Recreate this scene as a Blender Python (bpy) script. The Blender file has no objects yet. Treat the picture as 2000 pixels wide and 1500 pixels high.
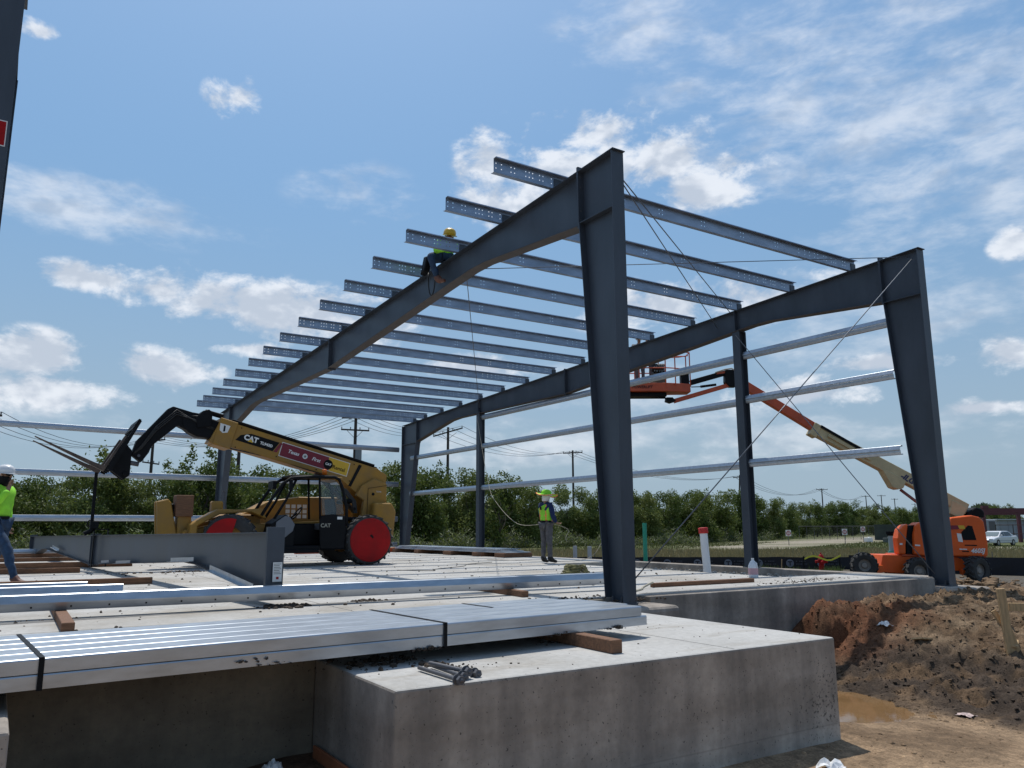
import bpy, bmesh, math, random
import numpy as np
from mathutils import Vector, Matrix, noise as mn
random.seed(7); np.random.seed(7)
R = math.radians
S = bpy.context.scene
COL = S.collection

# ---------------------------------------------------------------- camera
CAM = Vector((7.4905, -6.4772, 0.84))
YAW, PIT, ROLL = 0.9995, 0.1794, -0.0034
FW = Vector((-math.sin(YAW)*math.cos(PIT), math.cos(YAW)*math.cos(PIT), math.sin(PIT)))
RT = Vector((math.cos(YAW), math.sin(YAW), 0)); UP = RT.cross(FW)
_c, _s = math.cos(ROLL), math.sin(ROLL)
RT, UP = _c*RT + _s*UP, -_s*RT + _c*UP
cd = bpy.data.cameras.new('camera'); cam = bpy.data.objects.new('camera', cd); COL.objects.link(cam)
cam.matrix_world = Matrix(((RT.x, UP.x, -FW.x, CAM.x), (RT.y, UP.y, -FW.y, CAM.y), (RT.z, UP.z, -FW.z, CAM.z), (0, 0, 0, 1)))
cd.sensor_width = 36; cd.lens = 36*1547.2/2000; cd.clip_start = 0.05; cd.clip_end = 4000
S.camera = cam
# ---------------------------------------------------------------- world
SUN_EL, SUN_AZ = R(66.0), R(-73)
SKY_STRENGTH = 0.125
w = bpy.data.worlds.new('World'); S.world = w; w.use_nodes = True
NT = w.node_tree; N = NT.nodes; L = NT.links
def nd(t, **k):
    n = N.new(t)
    for a, b in k.items(): setattr(n, a, b)
    return n
def mth(op, a, b=None, c=None, clamp=False):
    n = nd('ShaderNodeMath', operation=op, use_clamp=clamp)
    for i, v in enumerate((a, b, c)):
        if v is None: continue
        if isinstance(v, (int, float)): n.inputs[i].default_value = v
        else: L.new(v, n.inputs[i])
    return n.outputs[0]
def smooth(v, a, b, lo=0., hi=1.):
    n = nd('ShaderNodeMapRange', interpolation_type='SMOOTHSTEP')
    L.new(v, n.inputs[0])
    for i, x in enumerate((a, b, lo, hi)): n.inputs[i+1].default_value = x
    return n.outputs[0]
sky = nd('ShaderNodeTexSky', sky_type='NISHITA', sun_disc=False, sun_elevation=SUN_EL, sun_rotation=SUN_AZ, altitude=200, air_density=1.15, dust_density=1.2, ozone_density=1.6)
tc = nd('ShaderNodeTexCoord'); sp = nd('ShaderNodeSeparateXYZ'); L.new(tc.outputs['Generated'], sp.inputs[0])
az = mth('MULTIPLY', mth('ARCTAN2', sp.outputs[0], sp.outputs[1]), 57.2958)
el = mth('MULTIPLY', mth('ARCSINE', sp.outputs[2]), 57.2958)
ae = nd('ShaderNodeCombineXYZ'); L.new(az, ae.inputs[0]); L.new(el, ae.inputs[1])
def noise(sx, sy, sz, scale, detail, rough=.55, dist=0.):
    m = nd('ShaderNodeMapping'); m.inputs['Scale'].default_value = (sx, sy, sz); L.new(tc.outputs['Generated'], m.inputs[0])
    n = nd('ShaderNodeTexNoise'); n.inputs['Scale'].default_value = scale; n.inputs['Detail'].default_value = detail
    n.inputs['Roughness'].default_value = rough; n.inputs['Distortion'].default_value = dist
    L.new(m.outputs[0], n.inputs['Vector']); return n.outputs[0]
def blobs(lst):
    cur = None
    for (a, e, ra, re) in lst:
        s1 = nd('ShaderNodeVectorMath', operation='SUBTRACT'); L.new(ae.outputs[0], s1.inputs[0]); s1.inputs[1].default_value = (a, e, 0)
        s2 = nd('ShaderNodeVectorMath', operation='MULTIPLY'); L.new(s1.outputs[0], s2.inputs[0]); s2.inputs[1].default_value = (1/ra, 1/re, 0)
        s3 = nd('ShaderNodeVectorMath', operation='LENGTH'); L.new(s2.outputs[0], s3.inputs[0])
        v = mth('SUBTRACT', 1.55, s3.outputs['Value'])
        cur = v if cur is None else mth('MAXIMUM', cur, v)
    return mth('MAXIMUM', cur, 0.)
CUM = [(-86.16,15.98,2.78,.81),(-82.11,15.68,2.96,1.56),(-79.14,15.15,4.07,1.93),(-75.74,15.1,4.07,1.85),(-72.19,14.65,4.07,1.85),(-89.12,10.45,3.15,1.56),(-87.54,8.52,5.56,1.2),(-81.41,10.43,3.2,1.3),(-77.82,28.63,1.85,1.19),(-58.6,26.15,2.41,2.04),(-54.84,25.09,5.19,3.15),(-50.05,27.64,4.07,1.85),(-45.85,25.67,5.19,2.22),(-40.65,24.82,3.33,1.56),(-38.72,15.67,6.67,1.56),(-45.91,15.49,5.56,1.67),(-36.79,8.88,4.82,1.11),(-24.32,10.43,1.85,1.04),(-23.34,17.16,1.48,.93),(-68.54,14.12,5.19,1.85),(-90.53,29.8,1.3,.56),(-57.5,22.8,4.5,1.6),(-43,23.5,4,1.5),(-31.5,10.6,3.4,.6),(-60,11.5,5,.8),(-26,7.2,3.5,.6),(-76,12.2,2.6,.6)]
CIR = [(-27.74,27.96,15.56,7.41),(-38.42,30.66,4.44,1.85),(-35.1,27.29,3.7,2.59),(-31.86,25.44,3.33,2.22),(-87.45,20.27,9.63,1.67),(-68.85,23.16,4.07,1.85),(-25.36,21.92,9.26,4.44),(-29.12,13.93,9.63,3.33),(-47.04,33.86,5.93,2.22),(-50.53,9.82,7,1.8),(-89.6,7.2,5,1.5),(-52.,6.,25,2.)]
f1 = noise(1, 1, 1.7, 13., 6, .62, .15); f2 = noise(1.0, 1.0, 2.6, 11., 5, .62, .15); f3 = noise(1, 1, 2.2, 3.2, 2, .6)
outside = mth('MAXIMUM', smooth(mth('ABSOLUTE', mth('ADD', az, 57.)), 38., 50.), smooth(el, 37., 44.))
outside = mth('MULTIPLY', outside, smooth(el, 1., 6.))
covo = mth('MULTIPLY', mth('MAXIMUM', mth('MULTIPLY_ADD', f3, 5.5, -2.6), 0.), outside)
c1 = mth('MAXIMUM', blobs(CUM), mth('MINIMUM', covo, 1.))
d1 = mth('ADD', mth('MULTIPLY', c1, .74), mth('MULTIPLY', mth('SUBTRACT', f1, .5), 2.9))
a1 = mth('MULTIPLY', smooth(d1, .30, .92), smooth(c1, .0, .35))
c2 = blobs(CIR)
d2 = mth('ADD', mth('MULTIPLY', c2, .42), mth('MULTIPLY', mth('SUBTRACT', f2, .5), 2.2))
a2 = mth('MULTIPLY', mth('MULTIPLY', smooth(d2, .05, 1.05), smooth(c2, 0., .5)), .62)
alpha = mth('SUBTRACT', 1., mth('MULTIPLY', mth('SUBTRACT', 1., mth('MULTIPLY', a1, .88)), mth('SUBTRACT', 1., a2)))
up_ = nd('ShaderNodeMapping'); up_.inputs['Location'].default_value = (0, 0, .030); up_.inputs['Scale'].default_value = (1, 1, 1.7); L.new(tc.outputs['Generated'], up_.inputs[0])
nu = nd('ShaderNodeTexNoise'); nu.inputs['Scale'].default_value = 13.; nu.inputs['Detail'].default_value = 3; nu.inputs['Roughness'].default_value = .62; nu.inputs['Distortion'].default_value = .15; L.new(up_.outputs[0], nu.inputs['Vector'])
rel = mth('SUBTRACT', nu.outputs[0], f1)
cc = nd('ShaderNodeMix', data_type='RGBA'); L.new(smooth(mth('ADD', rel, mth('MULTIPLY', d1, .10)), -.05, .17), cc.inputs[0])
cc.inputs[6].default_value = (7.0, 7.3, 7.8, 1); cc.inputs[7].default_value = (4.5, 5.0, 5.8, 1)
grade = nd('ShaderNodeMix', data_type='RGBA', blend_type='MULTIPLY'); grade.inputs[0].default_value = 1.; grade.inputs[7].default_value = (.88, 1.03, 1.08, 1); L.new(sky.outputs[0], grade.inputs[6])
hz = nd('ShaderNodeMix', data_type='RGBA'); L.new(mth('MULTIPLY', smooth(el, -2., 62., 1., 0.), .95), hz.inputs[0]); L.new(grade.outputs[2], hz.inputs[6])
hc = nd('ShaderNodeMix', data_type='RGBA'); L.new(smooth(el, 0., 26.), hc.inputs[0]); hc.inputs[6].default_value = (2.75, 3.65, 4.5, 1); hc.inputs[7].default_value = (1.5, 2.9, 4.85, 1); L.new(hc.outputs[2], hz.inputs[7])
mx = nd('ShaderNodeMix', data_type='RGBA'); L.new(alpha, mx.inputs[0]); L.new(hz.outputs[2], mx.inputs[6]); L.new(cc.outputs[2], mx.inputs[7])
bg = N['Background']; L.new(mx.outputs[2], bg.inputs[0]); bg.inputs[1].default_value = SKY_STRENGTH
sl = bpy.data.lights.new('sun', 'SUN'); sl.energy = 3.7; sl.angle = R(.53); sl.color = (1, .965, .9)
so = bpy.data.objects.new('sun', sl); COL.objects.link(so)
sdir = Vector((math.sin(SUN_AZ)*math.cos(SUN_EL), math.cos(SUN_AZ)*math.cos(SUN_EL), math.sin(SUN_EL)))
so.rotation_euler = sdir.to_track_quat('Z', 'Y').to_euler(); so.location = (0, 0, 30)
S.view_settings.view_transform = 'Standard'; S.view_settings.look = 'None'; S.view_settings.exposure = 0.0; S.view_settings.gamma = 1
S.view_settings.use_curve_mapping = False

# ---------------------------------------------------------------- helpers
MAT = {}
def mat(name, col, rough=.6, metal=0., var=0., vs=3., bump=0., bs=20., col2=None, trans=0., stretch=(1, 1, 1), spec=.5):
    if name in MAT: return MAT[name]
    m = bpy.data.materials.new(name); m.use_nodes = True; MAT[name] = m
    n = m.node_tree.nodes; l = m.node_tree.links; b = n['Principled BSDF']
    b.inputs['Roughness'].default_value = rough; b.inputs['Metallic'].default_value = metal
    b.inputs['Specular IOR Level'].default_value = spec
    c = (*col, 1); b.inputs['Base Color'].default_value = c
    if trans: b.inputs['Transmission Weight'].default_value = trans
    if var or bump or col2:
        t = n.new('ShaderNodeTexCoord'); mp = n.new('ShaderNodeMapping'); mp.inputs['Scale'].default_value = stretch
        l.new(t.outputs['Object'], mp.inputs[0])
    if var or col2:
        q = n.new('ShaderNodeTexNoise'); q.inputs['Scale'].default_value = vs; q.inputs['Detail'].default_value = 8; q.inputs['Roughness'].default_value = .62
        l.new(mp.outputs[0], q.inputs['Vector'])
        r = n.new('ShaderNodeValToRGB'); r.color_ramp.elements[0].position = .32; r.color_ramp.elements[1].position = .68
        a = col2 if col2 else tuple(x*(1-var) for x in col); z = col if col2 else tuple(min(1, x*(1+var)) for x in col)
        r.color_ramp.elements[0].color = (*a, 1); r.color_ramp.elements[1].color = (*z, 1)
        l.new(q.outputs[0], r.inputs[0]); l.new(r.outputs[0], b.inputs['Base Color'])
        mr = n.new('ShaderNodeMapRange'); mr.inputs[3].default_value = rough*.85; mr.inputs[4].default_value = min(1, rough*1.2)
        l.new(q.outputs[0], mr.inputs[0]); l.new(mr.outputs[0], b.inputs['Roughness'])
    if bump:
        q2 = n.new('ShaderNodeTexNoise'); q2.inputs['Scale'].default_value = bs; q2.inputs['Detail'].default_value = 6
        l.new(mp.outputs[0], q2.inputs['Vector'])
        bu = n.new('ShaderNodeBump'); bu.inputs['Strength'].default_value = bump; bu.inputs['Distance'].default_value = .02
        l.new(q2.outputs[0], bu.inputs['Height']); l.new(bu.outputs[0], b.inputs['Normal'])
    return m
MW = {}
def mwof(o):
    return MW.get(o.name, Matrix.Identity(4))
def tag(o, label=None, cat=None, group=None, kind=None):
    if label: o['label'] = label
    if cat: o['category'] = cat
    if group: o['group'] = group
    if kind: o['kind'] = kind
    return o
def thing(name, label, cat, loc=(0, 0, 0), rz=0., group=None):
    o = bpy.data.objects.new(name, None); COL.objects.link(o); o.location = loc; o.rotation_euler = (0, 0, rz); o.empty_display_size = .2
    MW[o.name] = Matrix.Translation(loc) @ Matrix.Rotation(rz, 4, 'Z')
    return tag(o, label, cat, group)
class MB:
    def __init__(s): s.v = []; s.f = []; s.mi = []
    def add(s, v, f, mi=0):
        b = len(s.v); s.v += [Vector(x) for x in v]; s.f += [tuple(b+i for i in q) for q in f]; s.mi += [mi]*len(f); return s
    def box(s, c, d, m=None, mi=0, taper=(1, 1)):
        x, y, z = [k/2 for k in d]
        vs = [Vector((sx*x*(taper[0] if sz > 0 else 1), sy*y*(taper[1] if sz > 0 else 1), sz*z)) for sz in (-1, 1) for sy in (-1, 1) for sx in (-1, 1)]
        if m is not None: vs = [m @ q for q in vs]
        vs = [q+Vector(c) for q in vs]
        return s.add(vs, [(0, 2, 3, 1), (4, 5, 7, 6), (0, 1, 5, 4), (2, 6, 7, 3), (0, 4, 6, 2), (1, 3, 7, 5)], mi)
    def bx(s, a, b, mi=0):
        return s.box([(a[i]+b[i])/2 for i in range(3)], [abs(b[i]-a[i]) for i in range(3)], mi=mi)
    def prism(s, pts, a, b, mi=0):           # polygon of 3D points a-side; vector offset
        n = len(pts); va = [Vector(q)+Vector(a) for q in pts]; vb = [Vector(q)+Vector(b) for q in pts]
        f = [tuple(range(n))[::-1], tuple(range(n, 2*n))]+[(i, (i+1) % n, n+(i+1) % n, n+i) for i in range(n)]
        return s.add(va+vb, f, mi)
    def yz(s, pts, x0, x1, mi=0): return s.prism([(0, y, z) for y, z in pts], (x0, 0, 0), (x1, 0, 0), mi)
    def xz(s, pts, y0, y1, mi=0): return s.prism([(x, 0, z) for x, z in pts], (0, y0, 0), (0, y1, 0), mi)
    def xy(s, pts, z0, z1, mi=0): return s.prism([(x, y, 0) for x, y in pts], (0, 0, z0), (0, 0, z1), mi)
    def tube(s, pts, r, n=8, cap=True, mi=0):
        P = [Vector(q) for q in pts]; rr = r if isinstance(r, (list, tuple)) else [r]*len(P)
        vs = []; u = None
        for i, q in enumerate(P):
            t = (P[min(i+1, len(P)-1)]-P[max(i-1, 0)])
            t = t.normalized() if t.length > 1e-9 else Vector((0, 0, 1))
            if u is None:
                u = t.orthogonal().normalized()
            else:
                u = (u-t*u.dot(t)); u = u.normalized() if u.length > 1e-6 else t.orthogonal().normalized()
            v = t.cross(u)
            vs += [q+(u*math.cos(2*math.pi*k/n)+v*math.sin(2*math.pi*k/n))*rr[i] for k in range(n)]
        f = [(i*n+k, i*n+(k+1) % n, (i+1)*n+(k+1) % n, (i+1)*n+k) for i in range(len(P)-1) for k in range(n)]
        if cap: f += [tuple(range(n))[::-1], tuple((len(P)-1)*n+k for k in range(n))]
        return s.add(vs, f, mi)
    def lathe(s, prof, c=(0, 0, 0), ax='Z', n=24, m=None, mi=0, cap=True):   # prof: (r, h)
        vs = []
        for r, h in prof:
            for k in range(n):
                a = 2*math.pi*k/n; p = Vector((r*math.cos(a), r*math.sin(a), h))
                if ax == 'X': p = Vector((p.z, p.x, p.y))
                if ax == 'Y': p = Vector((p.y, p.z, p.x))
                if m is not None: p = m @ p
                vs.append(p+Vector(c))
        q = len(prof)
        f = [(i*n+k, i*n+(k+1) % n, (i+1)*n+(k+1) % n, (i+1)*n+k) for i in range(q-1) for k in range(n)]
        if cap: f += [tuple(range(n))[::-1], tuple((q-1)*n+k for k in range(n))]
        else: f += [((q-1)*n+k, (q-1)*n+(k+1) % n, (k+1) % n, k) for k in range(n)]
        return s.add(vs, f, mi)
    def build(s, name, m, parent=None, smooth=False, bevel=0., solid=0., world=False, seg=1, kind=None, label=None):
        vs = s.v
        if world and parent is not None:
            im = mwof(parent).inverted(); vs = [im @ q for q in vs]
        me = bpy.data.meshes.new(name); me.from_pydata([tuple(q) for q in vs], [], s.f)
        for x in (m if isinstance(m, (list, tuple)) else [m]): me.materials.append(x)
        if isinstance(m, (list, tuple)): me.polygons.foreach_set('material_index', s.mi)
        if smooth: me.polygons.foreach_set('use_smooth', [True]*len(me.polygons))
        me.update()
        bm = bmesh.new(); bm.from_mesh(me); bmesh.ops.recalc_face_normals(bm, faces=bm.faces); bm.to_mesh(me); bm.free()
        o = bpy.data.objects.new(name, me); COL.objects.link(o)
        if parent is not None:
            o.parent = parent
            if parent.name in MW and parent.type != 'EMPTY' or parent.type == 'EMPTY': MW[o.name] = mwof(parent)
            else: MW[o.name] = mwof(parent)
        if solid:
            q = o.modifiers.new('thickness', 'SOLIDIFY'); q.thickness = solid; q.offset = 0
        if bevel:
            q = o.modifiers.new('bevel', 'BEVEL'); q.width = bevel; q.segments = seg; q.limit_method = 'ANGLE'; q.angle_limit = R(35)
        if kind: o['kind'] = kind
        if label: o['label'] = label
        return o
def finish_smooth(o, ang=40):
    me = o.data; me.polygons.foreach_set('use_smooth', [True]*len(me.polygons))
    try: me.set_sharp_from_angle(angle=R(ang))
    except Exception: pass
    return o
def kids(o): return [c for c in bpy.data.objects if c.parent == o]
def copy_tree(o, parent=None, tree=None):
    if tree is None:
        tree = {}
        for c in bpy.data.objects:
            if c.parent is not None: tree.setdefault(c.parent.name, []).append(c)
    c = o.copy(); COL.objects.link(c)
    if parent is not None: c.parent = parent
    for ch in tree.get(o.name, []): copy_tree(ch, c, tree)
    return c
def text(name, body, size, m, parent, mtx, ext=.0015, align='CENTER', shear=0., bold=0., spacing=1., sx=1.):
    cu = bpy.data.curves.new('txt', 'FONT'); cu.body = body; cu.size = size; cu.extrude = ext; cu.align_x = align; cu.align_y = 'CENTER'; cu.shear = shear; cu.offset = bold; cu.space_character = spacing; cu.resolution_u = 3
    t = bpy.data.objects.new('txt', cu); COL.objects.link(t)
    dg = bpy.context.evaluated_depsgraph_get(); me = bpy.data.meshes.new_from_object(t.evaluated_get(dg)); bpy.data.objects.remove(t)
    me.transform(Matrix.Diagonal((sx, 1, 1, 1)))
    me.transform(mwof(parent).inverted() @ mtx); me.materials.clear(); me.materials.append(m)
    o = bpy.data.objects.new(name, me); COL.objects.link(o); o.parent = parent; return o
def basis(o, x, y):                    # matrix from origin and two axes
    x = Vector(x).normalized(); y = Vector(y); z = x.cross(y).normalized(); y = z.cross(x)
    return Matrix(((x.x, y.x, z.x, o[0]), (x.y, y.y, z.y, o[1]), (x.z, y.z, z.z, o[2]), (0, 0, 0, 1)))
def skin(name, pts, edges, m, parent, lvl=2, root=0, disp=0.):   # pts: (x,y,z,rx[,ry])
    me = bpy.data.meshes.new(name); me.from_pydata([q[:3] for q in pts], edges, [])
    o = bpy.data.objects.new(name+'_tmp', me); COL.objects.link(o)
    o.modifiers.new('s', 'SKIN'); sv = me.skin_vertices[0].data
    for i, q in enumerate(pts): sv[i].radius = (q[3], q[4] if len(q) > 4 else q[3]); sv[i].use_root = (i == root)
    ss = o.modifiers.new('u', 'SUBSURF'); ss.levels = lvl; ss.render_levels = lvl
    dg = bpy.context.evaluated_depsgraph_get(); m2 = bpy.data.meshes.new_from_object(o.evaluated_get(dg)); bpy.data.objects.remove(o)
    m2.materials.clear(); m2.materials.append(m); m2.polygons.foreach_set('use_smooth', [True]*len(m2.polygons))
    if disp:
        for v in m2.vertices:
            d = mn.noise(v.co*9)*disp; v.co += v.normal*d
    m2.name = name
    q = bpy.data.objects.new(name, m2); COL.objects.link(q); q.parent = parent; MW[q.name] = mwof(parent); return q
HH = Vector((-math.sin(YAW), math.cos(YAW), 0)); RR = Vector((math.cos(YAW), math.sin(YAW), 0)); RZ = math.pi/2-(math.pi/2-YAW)
def far(lat, d, z): return Vector((CAM.x, CAM.y, 0))+RR*lat+HH*d+Vector((0, 0, z))
def lat(px, d, z=0.): return (px-1000)/1547.2*(d*.984+(z-.84)*.178)
def zof(py, d):                        # height seen at photo row py at distance d
    t = (750-py)/1547.2; return .84+d*(.1784+t*.984)/(.984-t*.1784)

# ---------------------------------------------------------------- materials
m_steel = mat('painted_steel', (.046, .057, .075), .45, 0., .28, 1.6, .03, 60, stretch=(1, 1, .35))
m_rust = mat('primer_underside', (.06, .05, .048), .6, 0., .3, 6)
m_galv = mat('galvanized', (.43, .46, .50), .34, .85, .13, 14, .01, 90, stretch=(1, .25, 1))
m_galv2 = mat('galvanized_dull', (.30, .36, .45), .45, .7, .22, 9, .02, 70, stretch=(1, .3, 1))
m_wood = mat('lumber', (.17, .082, .042), .8, 0., .4, 9, .25, 60, stretch=(6, .6, 6))
m_woodx = mat('lumber_fresh', (.46, .30, .15), .8, 0., .25, 8, .2, 60, stretch=(5, 5, .5))
m_yel = mat('machine_yellow', (.37, .19, .024), .5, 0., .15, 2.2, .02, 30, col2=(.25, .145, .045), spec=.35)
m_blk = mat('machine_black', (.006, .0065, .008), .55, 0., .3, 4, spec=.15)
m_blk2 = mat('black_rubber_hose', (.02, .02, .02), .6)
m_tyre = mat('tyre_rubber', (.035, .034, .033), .85, 0., .35, 8, .2, 40)
m_red = mat('red_disc', (.40, .010, .012), .65, 0., .1, 2.5, .05, 12, col2=(.24, .012, .012), spec=.15)
m_org = mat('lift_orange', (.78, .12, .016), .45, 0., .12, 2, .02, 30, col2=(.64, .10, .018), spec=.3)
m_orgd = mat('lift_orange_red', (.48, .07, .018), .45, 0., .15, 3)
m_cream = mat('lift_cream', (.50, .40, .22), .5, 0., .15, 3)
m_white = mat('white_plastic', (.72, .72, .72), .5)
m_wht = mat('decal_white', (.7, .7, .68), .6)
m_yd = mat('decal_yellow', (.65, .40, .03), .6)
m_md = mat('decal_maroon', (.19, .012, .028), .6)
m_skin = mat('skin', (.28, .15, .09), .6)
m_jean = mat('denim', (.02, .045, .09), .9, 0., .4, 14, .2, 60)
m_gry = mat('grey_trousers', (.10, .095, .10), .9, 0., .3, 14, .2, 60)
m_navy = mat('navy_shirt', (.008, .022, .085), .9, 0., .3, 10, .1, 50)
m_hivis = mat('hi_vis_yellow', (.30, .72, .04), .8, 0., .15, 8)
m_hiv2 = mat('hi_vis_orange', (.85, .24, .08), .8)
m_boot = mat('boot_leather', (.05, .028, .018), .7)
m_boot2 = mat('boot_black', (.015, .013, .012), .7)
m_hatw = mat('hard_hat_white', (.68, .68, .68), .35)
m_haty = mat('hard_hat_yellow', (.55, .33, .01), .35)
m_cable = mat('brace_rod', (.16, .17, .19), .45, .8)
m_rope = mat('rope', (.42, .38, .30), .9)
m_pole = mat('creosote_pole', (.055, .042, .034), .9, 0., .3, 6)
m_glass = mat('glass', (.25, .32, .33), .05, 0., trans=.0); 
_b = m_glass.node_tree.nodes['Principled BSDF']; _b.inputs['Alpha'].default_value = .16
m_galvd = mat('wire', (.10, .10, .11), .6, .3)

def concrete(name, c, c2, streak=0., speck=0., joint=None):
    m = bpy.data.materials.new(name); m.use_nodes = True; MAT[name] = m
    n = m.node_tree.nodes; l = m.node_tree.links; b = n['Principled BSDF']; b.inputs['Roughness'].default_value = .88
    t = n.new('ShaderNodeTexCoord')
    def nz(sc, st=(1, 1, 1), det=8, ro=.6):
        mp = n.new('ShaderNodeMapping'); mp.inputs['Scale'].default_value = st; l.new(t.outputs['Object'], mp.inputs[0])
        q = n.new('ShaderNodeTexNoise'); q.inputs['Scale'].default_value = sc; q.inputs['Detail'].default_value = det; q.inputs['Roughness'].default_value = ro
        l.new(mp.outputs[0], q.inputs['Vector']); return q.outputs[0]
    def ramp(v, p0, c0, p1, c1):
        r = n.new('ShaderNodeValToRGB'); r.color_ramp.elements[0].position = p0; r.color_ramp.elements[1].position = p1
        r.color_ramp.elements[0].color = (*c0, 1); r.color_ramp.elements[1].color = (*c1, 1); l.new(v, r.inputs[0]); return r.outputs[0]
    def mulc(a, bb, f=1.):
        x = n.new('ShaderNodeMix'); x.data_type = 'RGBA'; x.blend_type = 'MULTIPLY'; x.inputs[0].default_value = f; l.new(a, x.inputs[6]); l.new(bb, x.inputs[7]); return x.outputs[2]
    base = ramp(nz(1.3), .3, c2, .7, c)
    base = mulc(base, ramp(nz(18), .3, (.82,)*3, .6, (1,)*3))
    if streak:
        base = mulc(base, ramp(nz(3.2, (1, 1, .12), 6, .55), .35, (1-streak,)*3, .65, (1.0, .99, .97)))
        base = mulc(base, ramp(nz(1.1, (.5, .5, 3.5), 6, .5), .36, (.80, .78, .76), .55, (1,)*3))
        base = mulc(base, ramp(nz(55, (1, 1, 1), 2, .5), .68, (1,)*3, .74, (.3,)*3))       # bug holes
    if speck:
        base = mulc(base, ramp(nz(30, (1, 1, 1), 4, .6), .66, (1,)*3, .72, (.35, .3, .26)))
        base = mulc(base, ramp(nz(.45, (1, 1, 1), 9, .65), .33, (.74, .69, .62), .52, (1,)*3))
        base = mulc(base, ramp(nz(2.2, (1.5, .35, 1), 9, .7), .33, (.78, .74, .69), .45, (1,)*3))
    if streak:                                # honeycombing low at the dock's far corner, paler foot band
        vm = n.new('ShaderNodeVectorMath'); vm.operation = 'DISTANCE'; vm.inputs[1].default_value = (3.48, -1.12, -.45); l.new(t.outputs['Object'], vm.inputs[0])
        mk_ = n.new('ShaderNodeMapRange'); mk_.inputs[1].default_value = .08; mk_.inputs[2].default_value = .42; mk_.inputs[3].default_value = .13; mk_.inputs[4].default_value = 0.; l.new(vm.outputs['Value'], mk_.inputs[0])
        ad = n.new('ShaderNodeMath'); ad.operation = 'ADD'; l.new(nz(40, (1, 1, 1), 3, .6), ad.inputs[0]); l.new(mk_.outputs[0], ad.inputs[1])
        base = mulc(base, ramp(ad.outputs[0], .68, (1,)*3, .74, (.35,)*3))
        sp = n.new('ShaderNodeSeparateXYZ'); l.new(t.outputs['Object'], sp.inputs[0]); a2 = n.new('ShaderNodeMath'); a2.operation = 'MULTIPLY_ADD'; a2.inputs[1].default_value = .22; l.new(nz(1.2), a2.inputs[0]); l.new(sp.outputs[2], a2.inputs[2])
        r2 = n.new('ShaderNodeMapRange'); r2.inputs[1].default_value = -.52; r2.inputs[2].default_value = -.47; r2.inputs[3].default_value = 1.16; r2.inputs[4].default_value = 1.; l.new(a2.outputs[0], r2.inputs[0])
        sc_ = n.new('ShaderNodeVectorMath'); sc_.operation = 'SCALE'; l.new(base, sc_.inputs[0]); l.new(r2.outputs[0], sc_.inputs['Scale']); base = sc_.outputs[0]
        # board joints of the formwork
        wv = n.new('ShaderNodeMath'); wv.operation = 'PINGPONG'; wv.inputs[1].default_value = .31; l.new(sp.outputs[2], wv.inputs[0])
        base = mulc(base, ramp(wv.outputs[0], .002, (.80,)*3, .007, (1,)*3))
    l.new(base, b.inputs['Base Color'])
    bu = n.new('ShaderNodeBump'); bu.inputs['Strength'].default_value = .35; bu.inputs['Distance'].default_value = .01
    l.new(nz(28), bu.inputs['Height']); l.new(bu.outputs[0], b.inputs['Normal'])
    return m
m_slab = concrete('slab_concrete', (.50, .485, .46), (.40, .385, .36), speck=1)
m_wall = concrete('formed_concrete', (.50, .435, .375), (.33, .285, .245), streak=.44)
m_wall2 = concrete('stained_concrete', (.27, .225, .165), (.15, .125, .095), streak=.3)  # brown stain, darkened further for the shade under the bundle

# soil: colour attribute gives the kind of earth, noise breaks it up
def soil_mat():
    m = bpy.data.materials.new('soil'); m.use_nodes = True
    n = m.node_tree.nodes; l = m.node_tree.links; b = n['Principled BSDF']; b.inputs['Roughness'].default_value = .95; b.inputs['Specular IOR Level'].default_value = .2
    a = n.new('ShaderNodeVertexColor'); a.layer_name = 'earth'
    t = n.new('ShaderNodeTexCoord'); prev = a.outputs[0]
    for sc, lo, hi in ((2.5, .62, 1.25), (14, .6, 1.3), (60, .55, 1.3)):
        q = n.new('ShaderNodeTexNoise'); q.inputs['Scale'].default_value = sc; q.inputs['Detail'].default_value = 7; q.inputs['Roughness'].default_value = .65
        l.new(t.outputs['Object'], q.inputs['Vector'])
        r = n.new('ShaderNodeMapRange'); r.inputs[1].default_value = .3; r.inputs[2].default_value = .7; r.inputs[3].default_value = lo; r.inputs[4].default_value = hi; l.new(q.outputs[0], r.inputs[0])
        x = n.new('ShaderNodeVectorMath'); x.operation = 'SCALE'; l.new(prev, x.inputs[0]); l.new(r.outputs[0], x.inputs['Scale']); prev = x.outputs[0]
    l.new(prev, b.inputs['Base Color'])
    bu = n.new('ShaderNodeBump'); bu.inputs['Strength'].default_value = .6; bu.inputs['Distance'].default_value = .03
    l.new(q.outputs[0], bu.inputs['Height']); l.new(bu.outputs[0], b.inputs['Normal'])
    return m
m_soil = soil_mat()

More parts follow.
